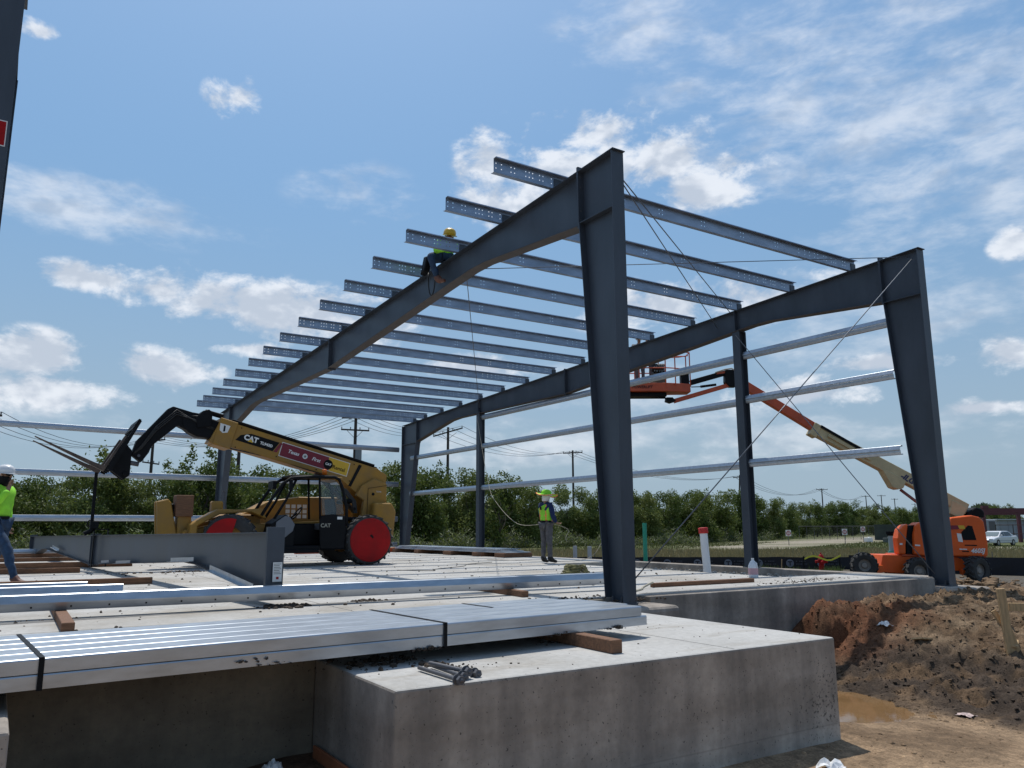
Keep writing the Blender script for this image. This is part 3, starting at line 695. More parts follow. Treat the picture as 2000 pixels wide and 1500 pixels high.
boltset(tr, TR, -.76, 0, (5.05, 5.2, 5.55, 5.7))

# metal sheets on lumber at the far side
ts = thing('sheet_stack', 'flat pale stack of metal sheets on dunnage behind the working area', 'metal stack', (-15.6, 6.15, 0), R(3))
for k in range(4):
    b = MB(); b.box((-.15*k, .03*k, .135+.028*k), (7.0-.35*k, .86-.06*k, .024)); b.build('metal_sheet', m_galv, ts, bevel=.004)
for k in range(9):
    b = MB(); b.box((.0, -.36+.09*k, .222), (6.2, .03, .02)); b.build('sheet_rib', m_galv, ts)
for xx in (-3.2, -1.6, .4, 2.1, 3.3):
    b = MB(); b.box((xx, -.05, .06), (.30 if xx < 0 else .5, 1.0, .115)); b.build('dunnage', m_wood, ts, bevel=.006)
board((-19.9, 5.9), (-19.5, 5.4), .25, .14, 'lumber offcuts at the left end of the sheet stack', m=m_woodx)

# anchor bolts on the dock
for k, (x0, y0, x1, y1, lbl) in enumerate(((3.02, -4.27, 3.53, -4.26, 'anchor bolt nearest the dock edge'), (3.02, -4.20, 3.42, -4.15, 'middle anchor bolt of the small pile'), (3.00, -4.17, 3.44, -4.19, 'second anchor bolt in the small pile'), (2.99, -4.13, 3.40, -4.08, 'anchor bolt at the back of the small pile'))):
    ztop = .02+(.02 if k in (1,) else 0)
    t = thing('anchor_bolt', lbl+' on the concrete dock', 'bolt', (x0, y0, ztop), 0, 'loose anchor bolts')
    d = Vector((x1-x0, y1-y0, 0)); b = MB(); n_ = 26
    b.tube([d*(i/n_) for i in range(n_+1)], [.0125+(.0012 if (i % 2 and i > 16) else 0) for i in range(n_+1)], 8); b.build('rod', m_galvd, t, smooth=True)
    dn = d.normalized(); mt_ = basis((0, 0, 0), Vector((0, 0, 1)), dn.cross(Vector((0, 0, 1))))
    for f, r_, h_ in ((.86, .025, .022), (.90, .031, .004), (.945, .025, .022)):
        b = MB(); b.tube([d*f, d*f+dn*h_], r_, 6 if r_ < .03 else 16); b.build('nut' if r_ < .03 else 'washer', m_galvd, t)
# jug
tj = thing('water_jug', 'white plastic gallon jug with pink label by the plank', 'jug', (-1.85, 4.35, 0))
b = MB(); b.lathe([(.0, 0), (.075, 0), (.08, .01), (.08, .17), (.075, .2), (.045, .26), (.022, .285), (.022, .30)], n=20); b.build('bottle', mat('jug_plastic', (.68, .70, .74), .3), tj, smooth=True)
b = MB(); b.lathe([(.0812, .05), (.0812, .155)], n=20); b.build('label_band', mat('pink_label', (.55, .33, .36), .6), tj)
b = MB(); b.lathe([(0, .298), (.024, .298), (.024, .32), (0, .322)], n=14); b.build('cap', m_wht, tj)
b = MB(); b.tube([(.045, 0, .255), (.082, 0, .24), (.085, 0, .19), (.078, 0, .165)], .009, 8); b.build('handle', MAT['jug_plastic'], tj, smooth=True)
# pipes
def pipe(name, base, top, r, m, label, cap=None, group=None):
    t = thing(name, label, 'pipe', base, 0, group); d = Vector(top)-Vector(base)
    b = MB(); b.tube([(0, 0, 0), d*.5, d], r, 20); o = b.build('tube', m, t, smooth=False); finish_smooth(o, 50)
    if cap:
        u = d.normalized(); b = MB(); b.tube([d-u*.09, d-u*.07, d-u*.02, d+u*.02, d+u*.03], [r*1.12, r*1.3, r*1.2, r*1.3, r*.9], 14)
        o = b.build('tape_cap', cap, t, smooth=True)
    return t
m_tape = mat('red_tape', (.52, .02, .02), .6, 0., .3, 30, .5, 30)
pipe('vent_pipe', (-4.20, 5.72, -.14), (-4.25, 5.70, .80), .078, m_white, 'tall white pipe capped in red tape rising from the gravel', m_tape)
m_grn = mat('green_pvc', (.02, .30, .19), .5)
pipe('vent_pipe', (-8.45, 7.9, -1.), (-8.45, 7.9, .95), .055, m_grn, 'thin green upright pipe just right of the nearest column')
pipe('stub_pipe', (-11.75, 8.1, -.95), (-11.75, 8.1, .30), .06, mat('grey_pvc', (.42, .42, .43), .6), 'left of two pale stub pipes beyond the slab', None, 'pale stub pipes')
pipe('stub_pipe', (-11.12, 8.15, -.95), (-11.12, 8.15, .30), .06, MAT['grey_pvc'], 'right of two pale stub pipes beyond the slab', None, 'pale stub pipes')
q = far(lat(1741, 30), 30, -1.0)
t = thing('cleanout_pipe', 'green and clear vertical pipe with black top behind the lift chassis', 'pipe', q)
b = MB(); b.tube([(0, 0, 0), (0, 0, .85)], .10, 16); b.build('lower_pipe', mat('mint_pvc', (.10, .42, .32), .5), t)
b = MB(); b.tube([(0, 0, .6), (0, 0, .66)], .13, 16); b.tube([(0, 0, .85), (0, 0, .95)], .14, 16); b.build('collar', MAT['mint_pvc'], t)
b = MB(); b.tube([(0, 0, .95), (0, 0, 1.5)], .10, 16); b.build('upper_pipe', mat('clear_pipe', (.35, .42, .42), .3), t)
b = MB(); b.tube([(0, 0, 1.5), (0, 0, 1.58), (0, 0, 1.66)], [.12, .17, .17], 16); b.build('cap', m_blk, t)

# ropes and cords
def rope(pts, r, m, label, cat='rope', n=5, sub=6, name='rope'):
    P = [Vector(q) for q in pts]; out = []
    for i in range(len(P)-1):
        p0, p1, p2, p3 = P[max(i-1, 0)], P[i], P[i+1], P[min(i+2, len(P)-1)]
        for k in range(sub):
            t = k/sub; out.append(.5*((2*p1)+(-p0+p2)*t+(2*p0-5*p1+4*p2-p3)*t*t+(-p0+3*p1-3*p2+p3)*t**3))
    out.append(P[-1]); b = MB(); b.tube([q-P[0] for q in out], r, n); o = b.build(name, m, smooth=True); o.location = P[0]; return tag(o, label, cat)
rope([(-15.35, 6.8, 4.5), (-13.6, 6.2, 2.2), (-12.3, 5.7, 1.55), (-10.6, 5.3, .95), (-8.9, 4.9, .92)], .006, m_rope, 'thin tag line sagging from the frame to the standing worker')
rope([(-8.35, 4.85, .93), (-8.2, 5.2, .80), (-8.15, 5.1, .6), (-8.1, 5.1, .5)], .006, m_rope, 'loose end of tag line dangling at the worker hand')
rope([(-7.2, 5.75, 1.0), (-7.35, 5.6, .55), (-7.8, 5.5, .12), (-9.0, 5.3, .012), (-11, 4.6, .012)], .007, m_rope, 'pale rope curving down behind the nearest column to the slab')
rope([(-9.6, 3.9, .006), (-9.0, 2.9, .006), (-8.2, 2.3, .006), (-7.4, 1.2, .006), (-6.9, .9, .006), (-7.5, .4, .006)], .007, m_blk2, 'dark thin cord snaking over the middle of the slab', 'cord', name='cord')
rope([(-.6, .55, .012), (-.9, 1.0, .012), (-1.1, 1.2, .012), (-1.12, 1.4, .07), (-1.25, 1.5, .03)], .016, m_rope, 'knotted pale rope end over the left tip of the lone plank')
cr = thing('rope_coil', 'camouflage coloured rope coil heaped behind the nearest column', 'rope coil', (-4.15, 2.35, 0))
rnd = random.Random(3)
for k in range(5):
    b = MB(); r0 = .22-.015*k
    b.tube([(r0*math.cos(a)*1.25+rnd.uniform(-.02, .02), r0*math.sin(a)+rnd.uniform(-.02, .02), .025+.034*k+.012*math.sin(a*3+k)) for a in [i*math.pi/9 for i in range(18)]], .022, 6)
    b.build('loop', mat('webbing', (.13, .12, .05), .9, 0., .7, 12), cr, smooth=True)

# ---------------------------------------------------------------- clods of mud
def rocks(spots, name, m, label=None, seedv=1, soil=False):
    rnd = random.Random(seedv)
    base = bmesh.new(); bmesh.ops.create_icosphere(base, subdivisions=1, radius=1.); bv = [v.co.copy() for v in base.verts]; bf = [[v.index for v in f.verts] for f in base.faces]; base.free()
    V = []; F = []
    for (x, y, z, s) in spots:
        o = len(V); a = rnd.uniform(0, 6.28); ca_, sa_ = math.cos(a), math.sin(a); sc = (s*rnd.uniform(.7, 1.3), s*rnd.uniform(.6, 1.1), s*rnd.uniform(.4, .85))
        for v in bv:
            k = rnd.uniform(.75, 1.2); p = (v.x*sc[0]*k, v.y*sc[1]*k, v.z*sc[2]*k)
            V.append((x+p[0]*ca_-p[1]*sa_, y+p[0]*sa_+p[1]*ca_, z+p[2]+sc[2]*.3))
        F += [tuple(o+i for i in f) for f in bf]
    me = bpy.data.meshes.new(name); me.from_pydata(V, [], F); me.materials.append(m)
    if soil:
        ca_ = me.color_attributes.new('earth', 'FLOAT_COLOR', 'POINT'); cl_ = []
        for (x, y, z, s) in spots:
            c = earth_col(x, y, z)*rnd.uniform(.9, 1.5); cl_ += [c.x, c.y, c.z, 1]*len(bv)
        ca_.data.foreach_set('color', cl_)
    o = bpy.data.objects.new(name, me); COL.objects.link(o); o['kind'] = 'stuff'
    if label: o['label'] = label; o['category'] = 'debris'
    return o
m_mud = mat('dark_mud', (.055, .038, .026), .95, 0., .4, 25, .5, 60)
m_clay = mat('brown_clod', (.17, .105, .055), .95, 0., .4, 15, .5, 50)
rnd = random.Random(11); sp_ = []
def clump(cx, cy, rx, ry, n, s0, s1, z=0., rot=0.):
    for _ in range(n):
        a, b_ = rnd.gauss(0, .45), rnd.gauss(0, .45); s = s0+(s1-s0)*rnd.random()**2.5
        x = cx+rx*a*math.cos(rot)-ry*b_*math.sin(rot); y = cy+rx*a*math.sin(rot)+ry*b_*math.cos(rot)
        sp_.append((x, y, z, s))
clump(-1.35, -3.75, .16, .26, 300, .010, .038); clump(-1.50, -2.75, .10, .2, 110, .008, .032); clump(-1.35, -5.9, .08, .35, 40, .004, .018)
clump(2.62, -4.35, .3, .3, 150, .006, .030); clump(2.9, -4.1, .14, .12, 70, .008, .028); clump(3.05, -3.9, .12, .3, 30, .004, .012)
clump(-.35, -.6, .3, .7, 110, .006, .022); clump(-.1, .2, .15, .5, 60, .01, .03, -.03); clump(-.7, 3.9, .15, 1.0, 80, .006, .022); clump(-.9, 4.9, .3, 1.2, 120, .006, .02)
clump(2.5, -2.9, .1, .2, 16, .006, .022, .0); clump(-3.4, -4.9, .2, .5, 60, .004, .016, .01)
clump(-9.5, -3.3, .2, 1.4, 70, .01, .04); clump(1.5, -1.8, 1.2, .6, 25, .004, .010)
for _ in range(1500):
    x, y = rnd.uniform(-20, -.3), rnd.uniform(-6.5, 4.6); sp_.append((x, y, 0, .004+.022*rnd.random()**4))
for _ in range(90): sp_.append((rnd.uniform(0, 3.4), rnd.uniform(-4.5, -1.), 0, .003+.007*rnd.random()**3))
rocks(sp_, 'mud_crumbs', m_mud)
# mud stuck on the bundle's lower edge and on the girt
sp_ = []
for (yy, n, zz) in ((-.35, 26, .0), (-2.0, 34, -.005), (-2.95, 14, .0), (-3.1, 10, .03), (-4.9, 12, .0), (-.9, 10, -.004)):
    for _ in range(n):
        p = TBM @ Vector((.012, yy+rnd.gauss(0, .06), zz+rnd.uniform(-.008, .012))); sp_.append((p.x, p.y, p.z, rnd.uniform(.004, .013)))
rocks(sp_, 'mud_crumbs', m_mud, seedv=4)
# clods and small stones over the earth
sp_ = []; sp2 = []
for _ in range(20000):
    x, y = rnd.uniform(0., 4.2), rnd.uniform(.8, 7.6); s = .004+.022*rnd.random()**4
    z = ground_z(x, y)
    if z < -.93 and y < 2: continue
    (sp_ if mn.noise(Vector((x*1.6, y*1.6, 2))) > -.05 else sp2).append((x, y, z-s*.35, s))
for _ in range(1600):
    x, y = rnd.uniform(1.0, 6), rnd.uniform(-3.4, 1.4); z = ground_z(x, y)
    if z < -.91 or (x < 3.5 and y < -.93): continue
    s = .005+.02*rnd.random()**3; sp2.append((x, y, z-s*.3, s))
rocks(sp_, 'earth_clods', m_soil, seedv=5, soil=True); rocks(sp2, 'earth_clods', m_soil, seedv=6, soil=True)
sp_ = []
for _ in range(900): 
    x, y = rnd.uniform(-8.1, -1.8), rnd.uniform(4.9, 6.9); sp_.append((x, y, -.115, .008+.035*rnd.random()**3))
rocks(sp_, 'gravel_stones', mat('gravel_stone', (.30, .28, .25), .95, 0., .5, 5), seedv=7)
sp_ = []
for _ in range(1300):
    d, l_ = rnd.uniform(20, 33), rnd.uniform(4, 17); q = far(l_, d, -1.0)
    if q.y < 7.5: continue
    sp_.append((q.x, q.y, ground_z(q.x, q.y), .02+.08*rnd.random()**3))
for _ in range(700):                      # low spoil ridge hiding the lift's wheels
    a = rnd.random(); q = far(5+9.5*a, 24+rnd.gauss(0, .5), 0); sp_.append((q.x, q.y, -1.0+.22*rnd.random(), .05+.12*rnd.random()**2))
rocks(sp_, 'earth_clods', m_clay, seedv=8)
# rubbish in the dirt
def onground(x, y, dz=0.): return Vector((x, y, ground_z(x, y)+dz))
def rag(name, x, y, r, m, label, cat, hh=.05, sd=1):
    rn = random.Random(sd); b = MB(); n_ = 9
    V = []; F = []
    for i in range(n_):
        for j in range(n_):
            u_, v_ = i/(n_-1)*2-1, j/(n_-1)*2-1; V.append((u_*r*(1+rn.uniform(-.15, .15)), v_*r*.8*(1+rn.uniform(-.2, .2)), max(0, (1-u_*u_*v_*v_-.4*(u_*u_+v_*v_)))*hh*rn.uniform(.3, 1.4)))
    for i in range(n_-1):
        for j in range(n_-1): F.append((i*n_+j, i*n_+j+1, (i+1)*n_+j+1, (i+1)*n_+j))
    b.add(V, F); o = b.build(name, m, solid=.001); o.location = onground(x, y, .005); tag(o, label, cat); return o
rag('plastic_bag', 3.93, -1.70, .09, m_white, 'crumpled white plastic bag on the bare earth at the bottom edge', 'rubbish', .06, 2)
rag('plastic_scrap', 1.35, 3.0, .07, m_white, 'clear plastic scrap on the slope of the dirt mound', 'rubbish', .05, 5)
rag('paper_scrap', 3.2, 1.3, .07, mat('pinkish_paper', (.55, .42, .38), .9), 'pale flattened scrap right of the puddle', 'rubbish', .015, 6)
rag('wrapper', 2.45, -4.95, .07, m_wht, 'crumpled wrapper in the dark trench beneath the bundle', 'rubbish', .05, 8)
b = MB(); b.prism([(0, 0, 0), (.08, .05, .0), (.34, .07, -.005), (.5, .02, -.01), (.30, -.055, -.0), (.1, -.06, 0)], (0, 0, 0), (0, 0, .018))
o = b.build('wood_offcut', m_woodx); o.location = onground(1.86, 2.72, .10); o.rotation_euler = (R(-22), R(6), R(70)); tag(o, 'thin pointed pale wood offcut lying in the dark mud', 'board')
b = MB(); b.box((0, 0, .05), (.04, .04, .22)); o = b.build('wooden_peg', m_woodx); o.location = onground(1.05, 2.15); tag(o, 'short wooden peg stub in the slope above the puddle', 'peg')
b = MB(); b.box((0, 0, 0), (.07, .6, .02)); o = b.build('lath', m_woodx); o.location = onground(2.75, 3.25, .04); o.rotation_euler = (0, R(8), R(25)); tag(o, 'pale lath on the mud right of the upright stake', 'board')
# batter board
q = onground(2.88, 3.02)
t = thing('batter_board', 'upright pale wooden stake with brace and cross board at the right edge', 'wooden stake', q)
def plank(p, q2, wd, th, name, m=m_woodx, nrm=HH):
    p, q2 = Vector(p), Vector(q2); u = (q2-p).normalized(); v = nrm.cross(u).normalized(); w_ = u.cross(v).normalized(); b = MB()
    b.prism([v*-wd/2, v*wd/2, v*wd/2+w_*th, v*-wd/2+w_*th], p, q2); return b.build(name, m, t, bevel=.002)
plank(RR*-.055+Vector((0, 0, -.12)), RR*-.10+Vector((0, 0, .70)), .085, .04, 'post')
plank(RR*.0+HH*.06+Vector((0, 0, .50)), RR*1.6+HH*.06+Vector((0, 0, .47)), .085, .038, 'cross_board')
plank(RR*.08+HH*.05+Vector((0, 0, -.08)), RR*-.06+HH*.04+Vector((0, 0, .34)), .06, .035, 'brace')
plank(RR*-.15+HH*.10+Vector((0, 0, .46)), RR*-.06+HH*.05+Vector((0, 0, .26)), .05, .035, 'cleat')
# plywood scrap in the trench
board((2.35, -4.66), (3.4, -4.66), .02, .16, 'reddish plywood form board against the dock foot in the trench', z=-.66, m=mat('form_ply', (.30, .10, .04), .8, 0., .3, 4), name='form_board')

# ================================================================ telehandler (faces -Y, left side to +X)
T = thing('telehandler', 'yellow telescopic handler with raised black gooseneck boom and red discs over its wheels', 'telehandler', (-11.2, -.7, 0))
def part(mb, name, m, **k): return mb.build(name, m, T, world=True, **k)
def tyre(cx, cy, cz, r, wd, steer, parent, disc=m_red, rimm=m_yel, ax='X', both=True, lugs=20):
    M = Matrix.Rotation(steer, 4, 'Z')
    b = MB(); h = wd/2
    b.lathe([(r*.55, -h*.8), (r*.62, -h*.95), (r*.86, -h), (r*.97, -h*.82), (r, -h*.4), (r, h*.4), (r*.97, h*.82), (r*.86, h), (r*.62, h*.95), (r*.55, h*.8)], (cx, cy, cz), ax, 36, m=M, cap=False)
    for k in range(lugs):
        for s in (-1, 1):
            a = 2*math.pi*(k+(.5 if s > 0 else 0))/lugs; mm = Matrix.Translation((cx, cy, cz)) @ M @ (Matrix.Rotation(a, 4, 'X') if ax == 'X' else Matrix.Rotation(a, 4, 'Y'))
            bb = MB(); d = (h*.95, r*.075, r*.07) if ax == 'X' else (r*.075, h*.95, r*.07)
            c = Vector((s*h*.5, 0, r*.995)) if ax == 'X' else Vector((0, s*h*.5, r*.995))
            rot = Matrix.Rotation(s*R(28), 3, 'Z'); x_, y_, z_ = [q/2 for q in d]
            vs = [mm @ (rot @ Vector((i*x_, j*y_, l_*z_))+c) for l_ in (-1, 1) for j in (-1, 1) for i in (-1, 1)]
            b.add(vs, [(0, 2, 3, 1), (4, 5, 7, 6), (0, 1, 5, 4), (2, 6, 7, 3), (0, 4, 6, 2), (1, 3, 7, 5)])
    w_ = b.build('wheel', m_tyre, parent, world=True); finish_smooth(w_, 35)
    MW[w_.name] = mwof(parent)
    rb = MB(); rb.lathe([(0, -h*.35), (r*.18, -h*.35), (r*.3, -h*.2), (r*.5, -h*.2), (r*.57, -h*.8), (r*.6, -h*.8), (r*.6, h*.8), (r*.57, h*.8), (r*.5, h*.2), (r*.3, h*.2), (r*.18, h*.45), (0, h*.45)], (cx, cy, cz), ax, 28, m=M)
    finish_smooth(rb.build('rim', rimm, w_, world=True), 35)
    return w_
wr = tyre(-10.28, .90, .57, .565, .38, 0, T)
wf = tyre(-10.35, -2.22, .57, .565, .38, R(-24), T)
tyre(-12.15, .90, .57, .565, .38, 0, T); tyre(-12.1, -2.22, .57, .565, .38, R(-24), T)
b = MB(); M0 = Matrix.Identity(4); b.lathe([(0, .205), (.40, .204), (.485, .195), (.50, .188), (.50, .18), (0, .18)], (-10.28, .90, .57), 'X', 40); b.build('wheel_cover', m_red, wr, world=True)
sM_ = Matrix.Translation((-10.35, -2.22, .57)) @ Matrix.Rotation(R(-24), 4, 'Z'); b = MB()
b.prism([sM_ @ Vector((.195, .03, .0))]+[sM_ @ Vector((.195-.012*(i % 2), .49*math.cos(a), .49*math.sin(a))) for i, a in enumerate([R(72+9*k_) for k_ in range(20)])], (0, 0, 0), (.012, 0, 0)); b.build('wheel_cover', m_red, wf, world=True)
for k_ in range(10):
    b = MB(); a = k_*math.pi/5; b.tube([sM_ @ Vector((.10, .17*math.cos(a), .17*math.sin(a))), sM_ @ Vector((.14, .17*math.cos(a), .17*math.sin(a)))], .018, 6); b.build('lug_nut', m_blk, wf, world=True)
b = MB(); b.prism([(-10.0725, .86, .66), (-10.0725, .92, .70), (-10.0725, .97, .63), (-10.0725, .94, .60), (-10.0725, .90, .645)], (0, 0, 0), (.003, 0, 0)); b.build('valve_mark', m_blk, wr, world=True)
# chassis
b = MB(); b.yz([(-3.05, .42), (1.35, .42), (1.5, .7), (1.2, 1.05), (-1.6, .95), (-2.4, .95), (-3.1, .8)], -11.65, -10.75); part(b, 'chassis', m_yel, bevel=.03)
b = MB(); b.bx((-11.9, .55, .5), (-10.6, 1.25, .68)); b.bx((-11.9, -2.5, .5), (-10.6, -1.95, .68)); part(b, 'axle', m_blk, bevel=.03)
# near side front deck
b = MB(); b.yz([(-3.0, .55), (-3.0, .93), (-2.45, 1.26), (-2.05, 1.25), (-1.5, 1.28), (-1.4, 1.05), (-1.75, 1.2), (-2.4, 1.15), (-2.85, .9), (-2.85, .55)], -10.95, -10.55); part(b, 'front_deck', m_yel, bevel=.02)
b = MB(); b.yz([(-2.95, .50), (-2.95, .9), (-2.2, 1.16), (-1.4, 1.16), (-1.4, .5)], -11.75, -10.96); part(b, 'front_frame', m_yel, bevel=.03)
b = MB(); b.bx((-11.1, -2.52, 1.2), (-10.85, -2.28, 1.44)); part(b, 'deck_box', m_yel, bevel=.03)
b = MB(); b.yz([(-3.55, .55), (-3.62, 1.42), (-3.40, 1.48), (-3.33, 1.40), (-3.14, .55)], -11.4, -11.28); b.yz([(-3.55, .55), (-3.62, 1.42), (-3.40, 1.48), (-3.33, 1.40), (-3.14, .55)], -11.12, -11.0); part(b, 'outrigger', m_yel, bevel=.02)
b = MB(); b.bx((-11.28, -3.5, .6), (-11.12, -3.25, 1.38)); part(b, 'outrigger_cylinder', m_blk, bevel=.02)
b = MB(); b.yz([(-3.18, .55), (-3.18, 1.12), (-2.90, 1.12), (-2.88, .55)], -11.35, -11.0); part(b, 'stabilizer_post', m_yel, bevel=.02)
b = MB(); b.box((-11.15, -3.06, 1.33), (.42, .35, .46)); part(b, 'wood_block', m_wood, bevel=.01)
# engine pod on the far side, seen through the cab
b = MB(); b.yz([(-2.2, .8), (-1.75, 1.12), (-1.05, 1.48), (-.3, 1.60), (.9, 1.60), (1.35, 1.2), (1.35, .8)], -12.5, -11.75); part(b, 'engine_hood', m_yel, bevel=.05, seg=2)
b = MB()
for i in range(3):
    for j in range(4): b.bx((-11.748, -.62+.14*j, 1.08+.12*i), (-11.742, -.52+.14*j, 1.17+.12*i))
part(b, 'warning_decals', m_wht)
# rear tower and counterweight
b = MB(); b.yz([(.42, .62), (.50, 1.02), (.95, 1.02), (1.02, 1.5), (.82, 1.62), (.95, 1.86), (1.28, 2.05), (1.62, 1.92), (1.62, 1.40), (1.70, 1.32), (1.70, .9), (1.45, .55)], -11.0, -10.86); 
b.yz([(.42, .62), (.50, 1.02), (.95, 1.02), (1.02, 1.5), (.82, 1.62), (.95, 1.86), (1.28, 2.05), (1.62, 1.92), (1.62, 1.40), (1.70, 1.32), (1.70, .9), (1.45, .55)], -11.62, -11.48); part(b, 'boom_tower', m_yel, bevel=.03, seg=2)
b = MB(); b.yz([(1.1, .62), (1.2, 1.45), (1.66, 1.45), (1.78, 1.25), (1.72, .62)], -11.95, -10.62); part(b, 'counterweight', m_yel, bevel=.06, seg=3)
b = MB(); b.yz([(.42, 1.02), (.46, 1.1), (.95, 1.1), (.98, 1.02)], -10.86, -10.62); part(b, 'tower_step', m_blk, bevel=.02)
b = MB(); b.tube([(-10.85, .66, 1.48), (-11.6, .66, 1.48)], .06, 12); part(b, 'pivot_pin', m_blk, smooth=True)
# boom box: runs from (y1.62, z2.05) to (-2.45, 3.28)
Xn, Xf = -10.97, -11.43
top = [(1.66, 2.14), (1.40, 2.30), (-2.40, 3.275)]; bot_ = [(-2.66, 2.735), (-2.0, 2.62), (-.62, 2.27), (-.15, 2.16), (.45, 2.0), (.95, 1.62), (1.62, 1.72)]
b = MB(); b.yz(top+bot_, Xf, Xn); bo = part(b, 'boom', m_yel, bevel=.02, seg=2); MW[bo.name] = MW[T.name]
ud = Vector((0, -3.8, .975)).normalized(); un = Vector((0, .975, 3.8)).normalized()
def onb(s, t_, dx=0.): return Vector((Xn+dx, 1.40, 2.30))+ud*s-un*t_
b = MB(); b.prism([onb(3.55, -.03), onb(3.95, -.03), onb(3.95, .60), onb(3.55, .60)], (-.50, 0, 0), (.03, 0, 0)); b.build('boom_collar', m_yel, bo, world=True, bevel=.015)
b = MB(); b.prism([onb(.0, -.035), onb(3.75, -.035), onb(3.75, -.002), onb(.0, -.002)], (-.40, 0, 0), (-.05, 0, 0)); b.tube([onb(.1, -.05, -.02), onb(3.7, -.05, -.02)], .028, 8); b.tube([onb(.1, -.04, -.09), onb(3.7, -.055, -.09)], .022, 8); b.build('hose_tray', m_blk, bo, world=True)
b = MB(); b.tube([onb(.55, .50, -.02), onb(1.7, .53, -.02), onb(2.6, .50, -.02), onb(3.6, .58, -.02)], .016, 6); b.build('lower_hose', m_blk2, bo, world=True)
b = MB(); b.prism([onb(.42, .05), onb(.50, .05), onb(.62, .62), onb(.55, .62)], (0, 0, 0), (.012, 0, 0)); b.build('weld_band', m_blk, bo, world=True)
# decals
def decal(pts, m, name, z): 
    b = MB(); b.prism([onb(s, t_) for s, t_ in pts], (z, 0, 0), (z+.002, 0, 0)); return b.build(name, m, bo, world=True)
decal([(2.52, .12), (3.20, .12), (3.42, .22), (3.50, .36), (2.62, .36)], m_blk, 'decal_panel', .002)
decal([(2.44, .12), (2.50, .12), (2.60, .36), (2.52, .36)], m_md, 'decal_stripe', .002)
decal([(.72, .08), (2.46, .08), (2.46, .42), (.72, .42)], m_wht, 'rental_sign', .002)
decal([(1.28, .095), (2.445, .095), (2.445, .405), (1.20, .405)], m_md, 'rental_sign_red', .0045)
decal([(.735, .095), (1.275, .095), (1.195, .405), (.735, .405)], m_yd, 'rental_sign_gold', .0045)
b = MB(); b.lathe([(0, 0), (.115, 0), (.115, .003), (0, .003)], onb(1.25, .27, .0065), 'X', 24); b.build('round_badge', m_blk, bo, world=True)
decal([(3.70, .10), (3.95-.02, .10), (3.90, .26), (3.82, .30), (3.72, .26)], m_wht, 'shield_decal', .034)
decal([(3.80, .13), (3.84, .13), (3.82, .27), (3.78, .25)], m_blk, 'shield_mark', .037)
def btext(nm, body, size, m, s, t_, dx, **k):
    return text(nm, body, size, m, bo, basis(onb(s, t_, dx), -ud, un), **k)
m_tx = mat('decal_text_white', (.75, .75, .73), .6)
btext('brand_lettering', 'CAT', .165, m_tx, 3.17, .235, .0045, bold=.008)
b = MB(); b.prism([onb(3.235, .31), onb(3.105, .31), onb(3.17, .235)], (.008, 0, 0), (.0095, 0, 0)); b.build('triangle_mark', m_yd, bo, world=True)
btext('model_lettering', 'TL943D', .088, m_tx, 2.80, .255, .0045, bold=.004)
btext('sign_lettering', 'Texas', .115, m_tx, 2.14, .25, .0065, shear=.25, bold=.003)
btext('sign_lettering', 'First', .115, m_tx, 1.57, .25, .0065, shear=.25, bold=.003)
b = MB(); b.lathe([(.045, 0), (.062, 0), (.062, .003), (.045, .003)], onb(1.85, .25, .0065), 'X', 20); b.build('star_badge', m_tx, bo, world=True)
b = MB(); cs = onb(1.85, .25, .0065); b.prism([cs+Vector((0, math.sin(a)*r_, math.cos(a)*r_)) for a, r_ in [(i*math.pi/5, .045 if i % 2 == 0 else .018) for i in range(10)]], (0, 0, 0), (.003, 0, 0)); b.build('star', m_tx, bo, world=True)
btext('sign_lettering', 'CAT', .075, m_tx, 1.25, .265, .0098, bold=.003)
btext('sign_lettering', 'Rental', .13, m_blk, .97, .29, .0065, bold=.002)
text('side_lettering', 'TL943', .05, m_wht, T, basis((-10.857, 1.40, 1.72), (0, 1, 0), (0, 0, 1)))
for s_, t_ in ((.62, .08), (.62, .5), (3.45, .06), (3.45, .52), (2.5, .45), (1.5, .47)):
    b = MB(); c_ = onb(s_, t_, 0); b.tube([c_, c_+Vector((.012, 0, 0))], .014, 8); b.build('boom_bolt', m_blk, bo, world=True)
b = MB()
for p_, q_ in (((1.12, 1.80), (1.10, 1.10)), ((1.10, 1.10), (1.62, 1.02)), ((1.62, 1.88), (1.12, 1.80))): b.tube([(-10.853, p_[0], p_[1]), (-10.853, q_[0], q_[1])], .006, 4)
part(b, 'panel_seam', m_blk)
b = MB()
for y_, z_ in ((1.25, 1.66), (.78, 1.30), (1.42, 1.2)): b.tube([(-10.86, y_, z_), (-10.84, y_, z_)], .035, 12)
part(b, 'tower_pins', m_blk)
for dy in (0, .05, .1):
    b = MB(); b.tube([(-11.04, -2.5+dy, 3.0), (-11.02, -2.9, 3.16+dy*.5), (-11.03, -3.35, 3.42-dy), (-11.03, -3.75, 3.02-dy), (-11.05, -4.0, 2.6-dy*.6), (-11.08, -4.15, 2.42)], .013, 6); part(b, 'boom_hose', m_blk2, smooth=True)
